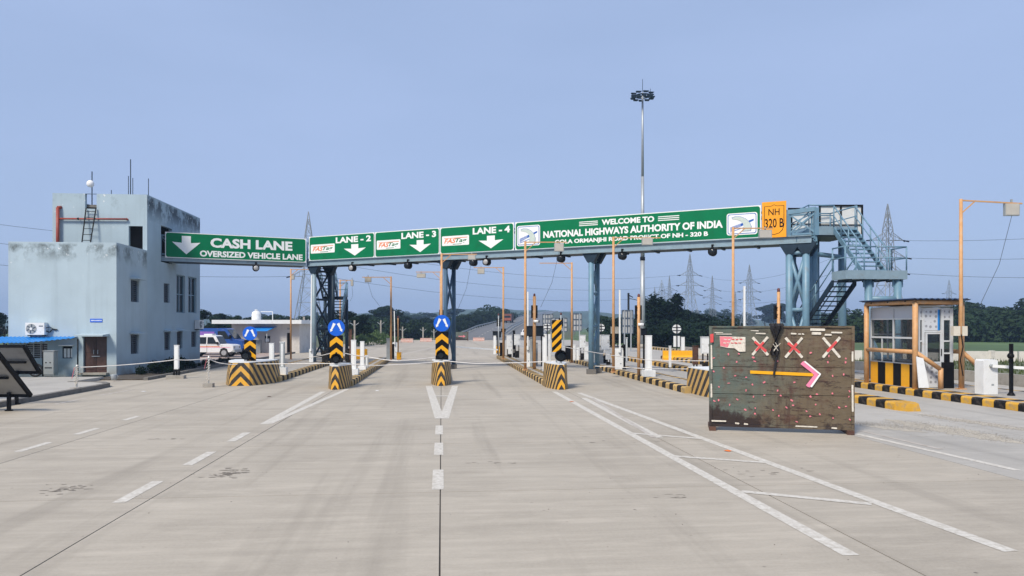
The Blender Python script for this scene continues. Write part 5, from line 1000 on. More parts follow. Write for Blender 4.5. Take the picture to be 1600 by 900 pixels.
def cabinet(px, py, z0, wpx, top, label, leg=.0, m='white', dark=False, cat='cabinet'):
    p = G(px, py, z0); k = (p.y*CT+p.x*ST)/FPX; w, h = wpx*k, (py-top)*k; r = thing('equipment_cabinet', label, cat, (p.x, p.y, z0), 0, 'equipment cabinets on the islands'); zb = h*leg
    b = MB(); b.box(-w/2, w/2, -w*.3, w*.3, zb, h); b.box(-w/2-.02, w/2+.02, -w*.3-.03, w*.3+.02, h, h+.03); b.build('body', M[m], r, True); MB().box(-w*.42, w*.42, -w*.3-.012, -w*.3-.002, zb+.04, h-.05).build('door', M[m], r, True); MB().box(w*.28, w*.34, -w*.3-.03, -w*.3-.013, (zb+h)/2-.05, (zb+h)/2+.06).build('handle', M['black'], r, True)
    if leg:
        b = MB()
        for x in (-.3, .3): b.box(w*x-.03, w*x+.03, -.03, .03, 0, zb)
        b.box(-w*.25, w*.25, -.08, .08, 0, zb*.55); b.build('stand', M['black_dusty'], r, True)
for a in ((795.5, 557, .25, 8, 524, 'white cabinet on a dark stand, left of the pair on island four', .35), (808, 559, .25, 9, 523, 'larger white cabinet on a thin stand, right of the pair on island four', .55), (797, 558.5, .25, 6, 541, 'small white box below the left cabinet on island four', .3),
          (910, 562, .25, 9, 524, 'white cabinet on black bracket left of the blue middle column', .48), (945.5, 567, .25, 12, 524, 'white cabinet right of the blue middle column', .48), (950.5, 570, .25, 8, 546, 'small white box on thin legs right of the blue middle column', .35), (1102, 583, .25, 13, 527, 'tall white cabinet just left of the barricade edge', .55),
          (607.5, 562, .25, 7, 529, 'grey cabinet on the second island beneath the dark signal', .0, 'grey_box'), (888, 562, .25, 9, 541, 'black cabinet with green strip behind the fourth nose', .0, 'black'), (916, 562, .25, 7, 540, 'low white box behind the left white cabinet of island five', .0), (837, 572, .25, 6, 536, 'grey post-like cabinet under the black display', .0, 'grey_box')): cabinet(*a)
def signal(px, py, z0, top, head, label, heads=2, pole='orange', camera=False, wide=10):
    p = G(px, py, z0); k = (p.y*CT+p.x*ST)/FPX; h = (py-top)*k; z = lambda q: (py-q)*k; r = thing('traffic_signal', label, 'traffic signal', (p.x, p.y, z0), -TH, 'traffic signals on the islands')
    MB().cyl((0,0,-.01), (0,0,h), .085*k/.034 if wide > 8 else .05, n=10).build('pole', M[pole], r, True)
    hd = MB(); w = wide*k; hd.box(-w/2, w/2, .03, .22, z(head[1]), z(head[0])); hd.build('signal_head', M['black'], r, True)
    for i in range(heads): zc = z(head[0])+(z(head[1])-z(head[0]))*(i+.5)/heads; b = MB(); b.cyl((0, .03, zc), (0, -.06, zc), w*.34, n=14, caps=False); b.build('visor', M['black'], r, True)
    b = MB(); b.cyl((0,0,h), (0,0,h+.10), .06, n=10); b.ball((0,0,h+.10), .06, 8); b.build('beacon', M['red'], r, True)
    if camera: c = z(camera); b = MB(); b.cyl((-.05, -.12, c), (.22, -.16, c-.01), .075, n=10); b.build('camera', M['white'], r, True); MB().cyl((.22, -.16, c-.01), (.27, -.167, c-.012), .07, n=10).build('camera_lens', M['black'], r, True)
signal(835, 577, .25, 463, (477, 497), 'ochre pole with black signal and red beacon right of the raised arm on island four', 2, camera=502, wide=10); signal(998, 586, .25, 464, (477, 500), 'ochre pole with black signal and white camera in front of the grey mast', 2, camera=507, wide=10); signal(1216.5, 600, .25, 456, (477, 499), 'ochre pole with signal sticking up behind the barricade', 2, wide=10)
signal(876.5, 563, .25, 492, (497, 510), 'small signal head with pink top above the diagonal hazard board', 2, wide=6, pole='galv'); signal(622, 561, .25, 497, (499, 514), 'small dark signal head on ochre post left of the middle disc', 2, wide=6); signal(779, 556, .25, 493, (497, 510), 'small dark signal left of the far white cabinets', 2, wide=6, pole='galv'); signal(690, 560, .25, 474, (484, 497), 'dark signal with orange top hidden behind the middle blue disc', 2, wide=8)
def display(px, py, z0, x0, x1, t, b_, label, pole='black'):
    p = G(px, py, z0); k = (p.y*CT+p.x*ST)/FPX; z = lambda q: (py-q)*k; r = thing('display_board', label, 'display', (p.x, p.y, z0), -TH, 'black display boxes on the islands'); MB().bar((0,0,-.01), (0,0,z(t)), .08).build('post', M[pole], r, True); MB().box((x0-px)*k, (x1-px)*k, -.16, -.05, z(b_), z(t)).build('housing', M['black'], r, True); MB().box((x0-px)*k+.03, (x1-px)*k-.03, -.168, -.161, z(b_)+.03, z(t)-.03).build('screen', M['glass'], r, True)
    b = MB(); b.box((x0-px)*k-.02, (x1-px)*k+.02, -.24, -.05, z(t), z(t)+.03); b.build('hood', M['black'], r, True)
display(833, 574, .25, 821, 849, 510, 525, 'wide black display box across the ochre signal pole'); display(777, 553, .25, 770, 783, 518, 527, 'black display box beside the small far signal'); display(788, 556, .25, 783, 790, 514, 519, 'small black box high on a post beside the white cabinets'); display(1006, 584, .25, 1001, 1010, 514, 524, 'black box right of the signal pole before the mast'); display(622, 560, .25, 618, 628, 517, 526, 'black box below the small dark signal left of the middle disc'); display(612, 560, .25, 608, 616, 519, 525, 'small camera box beside the lamp post on the second island')
p = G(958, 572, .25); k = (p.y*CT+p.x*ST)/FPX; r = thing('junction_box', 'cream junction box strapped to the middle ochre lamp post', 'box', (p.x-.0, p.y-.55, .25+(572-521)*k), -TH); MB().box(-.26, .26, -.1, .08, 0, .37).build('body', M['cream'], r, True); MB().box(-.28, .28, -.12, .1, .37, .40).build('lid', M['cream'], r, True)
# yellow concrete blocks
def jersey(p, w, label, m='yellow_film', h=.85, rz=0, grp='concrete barrier blocks'):
    b = MB(); b.prism([(-w/2, -.3, 0), (-w/2, -.3, h*.25), (-w/2, -.14, h*.5), (-w/2, -.1, h), (-w/2, .1, h), (-w/2, .14, h*.5), (-w/2, .3, h*.25), (-w/2, .3, 0)][::-1], (w, 0, 0)); r = thing('barrier_block', label, 'barrier block', p, rz, grp); b.build('block', M[m], r, True)
    MB().box(-w/2+.1, w/2-.1, -.05, .05, h-.01, h+.012).build('dust_cap', M['concrete'], r, True); b = MB()
    for s in (-1, 1): b.tube([(s*w*.3-.1, 0, h), (s*w*.3-.08, 0, h+.09), (s*w*.3+.08, 0, h+.09), (s*w*.3+.1, 0, h)], .012)
    b.build('lifting_loop', M['rust'], r, True)
p = G(1062, 563); jersey((p.x, p.y, 0), 2.6, 'yellow concrete block behind the slim white pillar', 'yellow_film', .75, -TH); p = G(561, 561); jersey((p.x, p.y, .0), 1.3, 'yellow concrete block beyond the second island pillars', 'yellow_film', .8); p = G(772, 556); jersey((p.x+.3, p.y, .25), .5, 'small yellow block at the far end of island four', 'yellow_film', .6)
M['block_old'] = mat('red_white_worn_block', (.50, .37, .32), .7, .1, 3, dirt=((.45, .12, .08), .45, 4))
for px, py, lb in ((636, 535, 'worn red and white concrete block far left of the middle pole'), (666, 534, 'worn red and white concrete block just left of the middle disc post'), (748, 533, 'worn red and white concrete block right of the far arrow barricade')): p = G(px, py); jersey((p.x, p.y, 0), 2.0, lb, 'block_old', .62, -TH, 'far worn barrier blocks')
# far barricade with an arrow
p = G(720, 533); r = thing('far_barricade', 'small rusty barricade board with pink arrow far down the lane', 'barricade', (p.x, p.y, 0), -TH); MB().box(-1.25, 1.25, 0, .06, .15, 1.62).build('sheet', MBRD, r, True); b = MB(); b.box(-1.3, -1.2, -.05, .4, 0, 1.66); b.box(1.2, 1.3, -.05, .4, 0, 1.66); b.build('frame', M['rust'], r, True)
plate(r, [(-.4, .78), (-.4, .92), (.45, .92), (.4, 1.08), (.85, .85), (.4, .6), (.45, .78)], -.004, M['pink'], 'arrow')
# ------------------------------------------------------------------ sign backs and mast beyond
def sign_grid(px, py, x0, x1, t, b_, label, Y=None, round_=False):
    p = G(px, py) if Y is None else cp(px, Y); k = (p.y*CT+p.x*ST)/FPX; z = lambda q: H-(q-HZ)*k; r = thing('sign_back', label, 'sign', (p.x, p.y, 0), -TH, 'backs of far signs'); w0, w1 = (x0-px)*k, (x1-px)*k
    MB().box(w0, w1, .03, .06, z(b_), z(t)).build('panel', M['sign_grey'], r, True); b = MB(); nx_, nz_ = 4, 3
    for i in range(nx_+1): x = w0+(w1-w0)*i/nx_; b.box(x-.05, x+.05, -.02, .029, z(b_), z(t))
    for i in range(nz_+1): zz = z(b_)+(z(t)-z(b_))*i/nz_; b.box(w0, w1, -.03, -.021, zz-.05, zz+.05)
    b.build('frame', M['grille'], r, True)
    for x in (w0*.6, w1*.6): MB().bar((x, 0, -.05), (x, 0, z(t)), .12).build('post', M['galv'], r, True)
M['sign_grey'] = mat('grey_sign_back', (.40, .41, .41), .5, .08, 2)
sign_grid(856, 540, 848, 864, 491, 512, 'grey gridded sign back, leftmost beyond island four', 96); sign_grid(873, 541, 861, 886, 497, 518, 'grey gridded sign back behind the small pink-topped signal', 92); sign_grid(900, 541, 891, 909, 490, 517, 'grey gridded sign back right of the far lamp post', 90); sign_grid(981, 545, 972, 989, 485, 521, 'tall grey gridded sign back left of the mast', 76)
def round_back(px, py, c, rp, label, Y):
    p = cp(px, Y); k = Y/FPX; z = lambda q: H-(q-HZ)*k; r = thing('round_sign_back', label, 'sign', (p.x, p.y, 0), -TH, 'round far signs seen from behind'); MB().bar((0,0,-.02), (0,0,z(c)+rp*k), .07).build('post', M['black'], r, True); disc(MB(), (0, .06, z(c)), rp*k, .02, 24).build('disc', M['white'], r, True); b = MB(); b.box(-rp*k*.9, rp*k*.9, .02, .049, z(c)+.1, z(c)+.16); b.box(-rp*k*.9, rp*k*.9, .02, .049, z(c)-.16, z(c)-.1); b.build('brace', M['black'], r, True)
    MB().box(-5*k, 5*k, .04, .06, z(c+28), z(c+11)).build('lower_plate', M['white'], r, True)
round_back(1057.5, 560, 514, 7, 'white round sign back above the yellow block', 62); round_back(939, 558, 512, 6, 'white round sign back just right of the blue middle column', 66); round_back(855, 556, 511, 5.5, 'red framed round sign back left of the hazard board', 64)
pm = cp(1004, 87.5); r = thing('high_mast', 'very tall grey high-mast light with a ring of floodlights', 'light mast', (pm.x, pm.y, 0)); zt = W(1004, 150, 87.5).z
b = MB(); b.cyl((0,0,-.05), (0,0,zt*.36), .34, .26, 14); b.cyl((0,0,zt*.36), (0,0,zt*.68), .245, .18, 14); b.cyl((0,0,zt*.68), (0,0,zt+.4), .165, .11, 12); b.build('mast', M['galv'], r, True); MB().cyl((0,0,-.02), (0,0,.5), .6, n=14).build('base', M['concrete'], r, True); MB().cyl((0,0,zt*.36-.35), (0,0,zt*.36+.05), .3, n=14).build('collar', M['black'], r, True)
b = MB(); n = 16
for i in range(n): a, c = 2*math.pi*i/n, 2*math.pi*(i+1)/n; b.bar((.95*math.cos(a), .95*math.sin(a), zt), (.95*math.cos(c), .95*math.sin(c), zt), .09)
for i in range(4): a = i*math.pi/2+.3; b.bar((0,0,zt), (.95*math.cos(a), .95*math.sin(a), zt), .07)
b.build('lamp_ring', M['steel_dark'], r, True)
for i in range(8):
    a = 2*math.pi*i/8+.1; x, y = 1.1*math.cos(a), 1.1*math.sin(a); MB().hexa([(x-.22, y-.2, zt+.12), (x+.22, y-.2, zt+.12), (x+.22, y+.2, zt+.16), (x-.22, y+.2, zt+.16)], [(x-.32, y-.24, zt+.26), (x+.32, y-.24, zt+.26), (x+.32, y+.24, zt+.36), (x-.32, y+.24, zt+.36)]).build('floodlight', M['steel_dark'], r, True)
for i in range(10):
    a = 2*math.pi*i/10+.2; x, y = 1.15*math.cos(a), 1.15*math.sin(a); b = MB(); b.hexa([(x-.22, y-.2, zt-.34), (x+.22, y-.2, zt-.34), (x+.22, y+.2, zt-.28), (x-.22, y+.2, zt-.28)], [(x-.28, y-.24, zt-.16), (x+.28, y-.24, zt-.16), (x+.28, y+.24, zt-.04), (x-.28, y+.24, zt-.04)]); b.build('floodlight', M['steel_dark'], r, True)
b = MB(); b.cyl((0,0,zt+.4), (0,0,zt+2.0), .03, n=6); b.cyl((.95,0,zt), (.95,0,zt+.9), .03, n=6); b.build('lightning_rod', M['steel_dark'], r, True)
# ------------------------------------------------------------------ tilted framed panels at the left edge
def tilt_panel(br, h_vec, w, label, leg_px, leg_h, u=Vector((-CT, ST, 0))):
    n = u.cross(h_vec).normalized(); n = n if n.y < 0 else -n
    r = thing('solar_panel', label, 'solar panel', (br.x-.6, br.y, 0)); P = lambda a, f, t=0: br+u*a+h_vec*f-n*t
    b = MB(); b.hexa([P(0,0,.0), P(w,0,.0), P(w,1,.0), P(0,1,.0)], [P(0,0,.03), P(w,0,.03), P(w,1,.03), P(0,1,.03)]); b.build('back_sheet', M['back_sheet'], r)
    f = MB()
    for a0, f0, a1, f1 in ((0,0,w,0), (0,1,w,1), (0,0,0,1), (w,0,w,1), (w*.5,0,w*.5,1)): f.bar(P(a0, f0, .0), P(a1, f1, .0), .10)
    f.build('frame', M['black'], r); b = MB(); b.bar(P(0.2, .45, -.07), P(w, .45, -.07), .08)
    for a in leg_px: q = P(a, .10, -.04); b.bar(q, (q.x, q.y, 0.02 if leg_h is None else leg_h), .09); b.bar((q.x-.1, q.y, .02), (q.x+.1, q.y, .02), .1, .04)
    b.build('leg', M['black'], r); b = MB()
    for i in range(3): b.bar(P(.9, .34-.05*i, -.02), P(.9+w*.28, .34-.05*i, -.02), .03, .02)
    b.build('printed_label', M['grille'], r); return r
M['back_sheet'] = mat('grey_back_sheet', (.30, .295, .28), .55, .08, 2, dirt=((.16, .15, .14), .3, 3))
b1 = W(62, 582, 24.6); tilt_panel(b1, W(38, 541, 23.86)-b1, 2.6, 'upper tilted panel with pale underside and black frame, left edge', (.7, 2.0), None)
b2 = W(48, 618, 22.8); tilt_panel(b2, (W(0, 556, 21.5)-b2)*1.12, 2.6, 'lower tilted panel with dark underside on black legs, left edge', (.55, 1.9), None)
# ------------------------------------------------------------------ rope posts and ropes
def rope_post(px, py, top, label, z0=0):
    p = G(px, py, z0); k = (p.y*CT+p.x*ST)/FPX; r = thing('rope_post', label, 'post', (p.x, p.y, z0), 0, 'posts holding the rope'); h = (py-top)*k
    MB().box(-.2, .2, -.16, .16, -.01, .17).build('base', M['concrete'], r, True); MB().cyl((0,0,.1), (0,0,h), .03, n=8).build('pole', M['white'], r, True); b = MB()
    for i in range(9): z = .25+(h-.3)*i/9; s = .05+.02*(i % 3); b.bar((-s, -.04, z), (s, -.045, z+.13), .05, .015)
    b.build('ribbon', M['tape_white'], r, True); MB().bar((-.06, -.05, h-.1), (-.16, -.06, h-.55), .05, .01).build('ribbon_tail', M['pink'], r, True)
rope_post(120, 612, 570, 'ribbon wrapped post on the kerb in front of the office door'); rope_post(326, 605, 556, 'ribbon wrapped post on a concrete foot left of the broad nose')
def rope(pts, label, rad=.018, sag=0.):
    q = []; P_ = [W(*p) for p in pts]
    for a, c in zip(P_, P_[1:]):
        n = 8
        for i in range(n): t = i/n; q.append(a.lerp(c, t)-Vector((0,0,sag*4*t*(1-t))))
    q.append(P_[-1]); MB().tube(q, rad, 6).solo('rope', M['rope'], label, 'rope', 'white ropes closing the lanes')
YP = G(120, 612).y*CT+G(120, 612).x*ST; YP2 = G(326, 605).y*CT+G(326, 605).x*ST
rope([(121, 574, YP), (275, 562, 30.5), (326, 559, YP2)], 'white rope from the office door post to the post left of the broad nose', sag=.05); rope([(326, 560, YP2), (350, 568, 31.8), (378, 568, 32.4)], 'slack rope between the post and the broad left nose', .018, .05)
rope([(378, 569, 32.6), (432, 568.5, 32.6), (522, 568, 30.8)], 'white rope from the broad left nose to the second nose'); rope([(527, 568, 30.6), (590, 571, 31.5), (688, 565, 32.4)], 'white rope from the second nose to the middle nose', sag=.02)
rope([(481, 559, 48), (500, 556, 42), (517, 552, 31.4)], 'thin rope from the left stair column to the second sign', .018); rope([(534, 551, 31.4), (576, 558, 32), (622, 564, 32), (682, 558, 33.3)], 'upper slack rope between the second and the middle sign', .022, .02)
rope([(692, 563, 32.4), (745, 568, 31.6), (868, 564, 30.8)], 'white rope from the middle nose to the fourth nose', sag=.02); rope([(877, 541, 31.4), (948, 554, 33), (1010, 562.5, 34), (1108, 564, 30)], 'upper rope from the hazard board to the barricade side', sag=.01); rope([(930, 572, 36), (1010, 576, 33), (1108, 577, 28)], 'lower rope along island five to the barricade side')
# ------------------------------------------------------------------ shed, tank and vehicles behind the office
YS = 72.; pS = cp(352, YS); r = thing('small_shed', 'low white service shed with flat overhanging roof and blue awning', 'building', (pS.x, pS.y, 0), -TH); k = YS/FPX; X = lambda px: (px-352)*k; Z = lambda py: H-(py-HZ)*k
M['shed'] = mat('shed_whitewash', (.58, .56, .53), .85, .08, .8, dirt=((.38, .36, .33), .25, 1.2))
for x0, x1, z0, z1 in ((X(362), X(448), -.03, Z(506)), (X(455.5), X(468), -.03, Z(506)), (X(448), X(455.5), Z(520), Z(506))): MB().box(x0, x1, 0, .2, z0, z1).build('wall', M['shed'], r, True)
MB().box(X(362), X(362)+.2, .2, 4.5, -.03, Z(506)).build('wall', M['shed'], r, True); MB().box(X(468)-.2, X(468), .2, 4.5, -.03, Z(506)).build('wall', M['shed'], r, True); MB().box(X(362), X(468), 4.5, 4.7, -.03, Z(506)).build('wall', M['shed'], r, True)
MB().box(X(338), X(476), -1.1, 5.2, Z(506)+.002, Z(500)).build('roof', M['white'], r, True); MB().box(X(446), X(457.5), .6, .65, 0, Z(519)).build('dark_doorway', M['recess'], r, True)  # dark sheet behind the opening imitates the shade inside
b = MB(); b.hexa([(X(395), -1.9, Z(517)-.02), (X(427), -1.9, Z(517)-.02), (X(433), -.02, Z(510)-.02), (X(395), -.02, Z(510)-.02)], [(X(395), -1.9, Z(517)), (X(427), -1.9, Z(517)), (X(433), -.02, Z(510)), (X(395), -.02, Z(510))]); b.build('blue_awning', M['blue_sheet'], r, True)
for px in (399, 426): MB().cyl((X(px), -1.7, 0), (X(px), -1.7, Z(517)), .03, n=6).build('awning_post', M['galv'], r, True)
w = MB().box(X(414), X(422), -.03, -.002, Z(535), Z(525)).build('window', M['glass'], r, True); MB().box(X(415), X(421), -.05, -.031, Z(534), Z(529)).build('pane', M['white'], w, True)
MB().box(X(403), X(411), -.8, -.3, 0, Z(531)).build('locker', M['grey_box'], r, True); MB().box(X(449), X(453), -.03, -.002, Z(515), Z(512)).build('wall_vent', M['grey_box'], r, True)
pt = cp(400.5, YS+2); r = thing('water_tank', 'white plastic water tank on the shed roof', 'water tank', (pt.x, pt.y, Z(500)), 0); MB().lathe((0,0,0), [(.001,0),(.44,0),(.46,.1),(.44,.13),(.46,.3),(.44,.33),(.46,.55),(.44,.6),(.40,.8),(.2,.92),(.14,.93),(.14,1.0),(.001,1.02)], 18).build('tank', M['white'], r, True); b = MB(); b.tube([(.44,0,.85),(1.6,0,.85),(1.6,0,0)], .04); b.build('pipe', M['white'], r, True); MB().cyl((0,0,.98), (0,0,1.06), .16, n=12).build('lid', M['white'], r, True)
def wheel(par, x, y, R_w, wd=.2):
    t_ = MB(); t_.cyl((x, y-wd/2, R_w), (x, y+wd/2, R_w), R_w, n=20); t = t_.build('wheel', M['tyre'], par, True); MB().cyl((x, y-wd/2-.012, R_w), (x, y+wd/2+.012, R_w), R_w*.58, n=16).build('rim', M['rim'], t, True)
def vehicle_body(par, prof, w, m, name='body', tum=.0, zt=0):
    b = MB(); n = len(prof); sc = lambda z: 1-(tum*max(0, z-zt)); L_ = [(x, -w/2*sc(z), z) for x, z in prof]; R2 = [(x, w/2*sc(z), z) for x, z in prof]
    b.raw(L_+R2, [tuple(range(n-1, -1, -1)), tuple(range(n, 2*n))]+[(i, (i+1) % n, n+(i+1) % n, n+i) for i in range(n)]); return b.build(name, m, par, True)
YV = 62.5; pv = cp(331, YV); S = thing('white_suv', 'white boxy utility vehicle with orange side stripes beside the office', 'car', (pv.x, pv.y, .02), -TH)
vehicle_body(S, [(-2.2,.5),(-2.22,1.0),(-2.18,1.05),(2.0,1.02),(2.12,.95),(2.15,.55),(1.85,.42),(1.7,.42),(1.62,.70),(1.35,.80),(1.08,.70),(1.0,.42),(-.98,.42),(-1.06,.70),(-1.35,.8),(-1.62,.7),(-1.7,.42),(-2.1,.42)], 1.7, M['suv_white'])
vehicle_body(S, [(-2.16,1.05),(-2.05,1.78),(-1.9,1.83),(.45,1.83),(.62,1.78),(1.02,1.06)], 1.64, M['suv_white'], 'cabin', .16, 1.05); vehicle_body(S, [(1.0,1.03),(1.02,1.10),(1.9,1.06),(2.06,1.0),(2.06,.97)], 1.45, M['suv_white'], 'bonnet')
for x0, x1, x2, x3 in ((-2.0,-1.1,-1.1,-1.93), (-1.0,-.15,-.15,-1.0), (-.05,.75,.42,-.05)): b = MB(); b.prism([(x0,-.82,1.12),(x1,-.82,1.12),(x2,-.735,1.68),(x3,-.735,1.68)], (0,-.012,0)); b.build('side_window', M['glass'], S, True)
b = MB(); b.prism([(1.0,-.70,1.12),(1.0,.70,1.12),(.66,.62,1.72),(.66,-.62,1.72)], (.03,0,.015)); b.build('windscreen', M['glass'], S, True)
for x in (-1.35, 1.35):
    for y in (-.74, .74): wheel(S, x, y, .37, .22)
MB().box(2.05, 2.25, -.85, .85, .42, .62).build('front_bumper', M['grey_box'], S, True); MB().box(-2.32, -2.2, -.85, .85, .42, .62).build('rear_bumper', M['black'], S, True)
for y in (-.6, .6): MB().cyl((2.1, y, .84), (2.17, y, .84), .12, n=12).build('headlight', M['lens'], S, True)
MB().box(-2.15, 1.0, -.862, -.851, .88, .93).build('side_stripe', M['logo_orange'], S, True); MB().box(-2.15, 1.9, -.862, -.851, .80, .83).build('side_stripe', M['tape_pink'], S, True); MB().box(-1.05, -1.03, -.862, -.851, .45, 1.05).build('door_gap', M['black'], S, True); MB().box(-.08, -.06, -.862, -.851, .45, 1.05).build('door_gap', M['black'], S, True); MB().box(.75, .9, -.98, -.85, 1.1, 1.28).build('wing_mirror', M['black'], S, True); MB().box(-.5, .2, -.4, .4, 1.835, 1.95).build('roof_light_bar', M['white'], S, True)
pv = cp(343, YV+5.2); V = thing('blue_van', 'tall blue van with purple stripes parked behind the white utility vehicle', 'van', (pv.x, pv.y, .02), -TH)
vehicle_body(V, [(-3.0,.4),(-3.05,1.2),(-3.0,2.2),(-2.8,2.42),(.75,2.42),(1.0,2.35),(1.65,1.45),(2.35,1.25),(2.5,1.0),(2.5,.45),(2.2,.38),(2.1,.62),(1.8,.78),(1.45,.62),(1.4,.38),(-1.5,.38),(-1.55,.62),(-1.85,.78),(-2.15,.62),(-2.2,.38)], 1.9, M['van_blue'], tum=.05, zt=1.2)
b = MB(); b.prism([(1.03,-.80,2.27),(1.03,.80,2.27),(1.66,.86,1.47),(1.66,-.86,1.47)], (.03,0,.02)); b.build('windscreen', M['glass'], V, True); b = MB(); b.prism([(.2,-.952,1.45),(1.35,-.952,1.45),(.85,-.915,2.15),(.2,-.915,2.15)], (0,-.012,0)); b.build('side_window', M['glass'], V, True); b = MB(); b.prism([(-2.9,-.94,1.75),(-.1,-.94,1.75),(-.1,-.925,2.1),(-2.9,-.925,2.15)], (0,-.012,0)); b.build('side_stripe', M['purple'], V, True)
b = MB(); b.prism([(-2.9,-.951,1.6),(.0,-.951,1.5),(.0,-.951,1.62),(-2.9,-.951,1.72)], (0,-.012,0)); b.build('side_stripe', M['tape_white'], V, True); MB().box(-2.6, .7, -.8, .8, 2.425, 2.5).build('roof_rack', M['black'], V, True)
for x in (-1.85, 1.78):
    for y in (-.82, .82): wheel(V, x, y, .38, .22)
MB().box(2.4, 2.6, -.95, .95, .35, .6).build('front_bumper', M['black'], V, True); MB().box(1.3, 1.45, -1.12, -.96, 1.5, 1.8).build('wing_mirror', M['black'], V, True)
for y in (-.7, .7): MB().box(2.44, 2.52, y-.16, y+.16, .82, 1.0).build('headlight', M['lens'], V, True)
# far truck and car on the highway
pt = lerp_side(1.75, .22); T = thing('truck', 'orange cabbed lorry coming down the far highway', 'truck', (pt.x, pt.y, pt.z), math.radians(-12)); M['truck_o'] = mat('truck_orange', (.30, .085, .045), .5, .25, 2)
MB().box(-1.25, 1.25, -1, .9, .6, 2.7).build('cab', M['truck_o'], T, True); MB().box(-1.1, 1.1, -1.02, -1.001, 1.65, 2.4).build('windscreen', M['glass'], T, True); MB().box(-1.3, 1.3, 1.0, 6.5, .9, 3.1).build('cargo_body', M['rust'], T, True); MB().box(-1.2, 1.2, -1.15, -1.0, .45, .8).build('front_bumper', M['black'], T, True)
for y in (0, 4.6, 5.7):
    for x in (-1.05, 1.05): b = MB(); b.cyl((x-.15, y, .5), (x+.15, y, .5), .5, n=14); b.build('wheel', M['tyre'], T, True)
pt = lerp_side(.25, .80); Cc = thing('far_car', 'white car far off right of the highway median', 'car', (pt.x, pt.y, pt.z), math.radians(-25)); c_ = [(-2,.3),(-2,.85),(-1.2,.95),(-.7,1.45),(.7,1.45),(1.3,.95),(2,.85),(2,.3)]
b = MB(); b.prism([(-.85, y, z) for y, z in c_][::-1], (1.7,0,0)); b.build('body', M['suv_white'], Cc, True); b = MB(); b.prism([(-.7,-1.22,1.0),(.7,-1.22,1.0),(.62,-.78,1.4),(-.62,-.78,1.4)], (0,-.02,.01)); b.build('windscreen', M['glass'], Cc, True)
for y in (-1.2, 1.2):
    for x in (-.78, .78): b = MB(); b.cyl((x-.1, y, .32), (x+.1, y, .32), .32, n=14); b.build('wheel', M['tyre'], Cc, True)

for px, py, lb, mm in ((1137, 705, 'small orange scrap lying on the gore line', 'logo_orange'), (893, 628, 'small orange scrap near the fourth nose', 'logo_orange'), (225, 612, 'pale scrap of litter on the left concrete', 'white'), (420, 620, 'brown leaf litter on the left concrete', 'rust'), (590, 611, 'white paper scrap right of the second nose', 'white')):
    p = G(px, py); b = MB(); a = random.random()*3; w = .09
    b.raw([(p.x+w*math.cos(a), p.y+w*math.sin(a), .006), (p.x-w*math.sin(a), p.y+w*math.cos(a), .02), (p.x-w*math.cos(a)*1.4, p.y-w*math.sin(a), .007), (p.x+w*math.sin(a), p.y-w*math.cos(a), .012), (p.x, p.y, .03)], [(0,1,4),(1,2,4),(2,3,4),(3,0,4)]); b.solo('litter', M[mm], lb, 'litter', 'litter on the concrete')

# more lane equipment packed on the islands
for a in ((773, 553.5, .25, 4, 525, 'short white pillar at the far end of island four'), (858.5, 570, .25, 4, 531, 'thin white pillar just left of the diagonal hazard board'), (896.5, 563, .25, 5, 539, 'stubby white pillar right of the black cabinet on island five'), (902.5, 563, .25, 4, 543, 'smallest white pillar left of the blue middle column'), (1047, 574, .25, 3.5, 541, 'slim white pillar near the yellow concrete block')): pillar(*a)
for a in ((784, 556.5, .25, 6, 536, 'narrow black cabinet under the small black box on island four', 0, 'black'), (803, 558, .25, 3.5, 517, 'tall thin black device between the pair of white cabinets', .3, 'black'), (831, 573, .25, 6, 528, 'grey upright cabinet behind the ochre signal pole on island four', 0, 'grey_box'), (848, 572, .25, 6, 525, 'dark hanging box at the right end of the wide display', .85, 'black'), (940, 567.5, .25, 5, 548, 'low grey box at the foot of the blue middle column', 0, 'grey_box'),
          (1086.5, 577, .25, 8, 541, 'brown rusty box between the yellow block and the tall white cabinet', .2, 'rust'), (613.5, 561, .25, 5, 538, 'narrow black cabinet at the foot of the second island lamp post', 0, 'black'), (623.5, 562, .25, 7, 551, 'low yellow cabinet at the foot of the small dark signal', 0, 'yellow_film'), (508, 566, .25, 9, 548, 'dark low cabinet at the foot of the left stair tower', 0, 'black_dusty'), (545, 566, .25, 8, 545, 'dark cabinet behind the second sign beside the stair tower', 0, 'black_dusty'), (548, 567, .25, 4, 515, 'tall dark brown post box right of the second sign', .1, 'rust')): cabinet(*a)
# ------------------------------------------------------------------ right boundary: parapet, white wall, grass
ys = [12+i*3.0 for i in range(22)]; r = thing('concrete_parapet', 'long low grey concrete parapet along the right lane', 'wall', (24.9, 12, 0))
for a, c in zip(ys, ys[1:]): MB().box(24.85, 25.1, a+.008, c-.008, -.05, .50).build('parapet_block', M['concrete'], r)
pw0, pw1 = cp(1090, 60), cp(1720, 54); n = 16; r = thing('boundary_wall', 'long low whitewashed boundary wall in front of the green field', 'wall', pw0); M['wwash'] = mat('stained_whitewash', (.60, .58, .53), .85, .08, .8, dirt=((.36, .34, .30), .3, .9))
for i in range(n): a, c = pw0.lerp(pw1, i/n), pw0.lerp(pw1, (i+1)/n-.004); MB().bar((a.x, a.y, .33), (c.x, c.y, .33), .2, .80).build('wall_panel', M['wwash'], r); i % 3 or MB().bar((a.x, a.y, -.05), (a.x, a.y, .78), .3).build('pier', M['wwash'], r)
gb_ = MB()
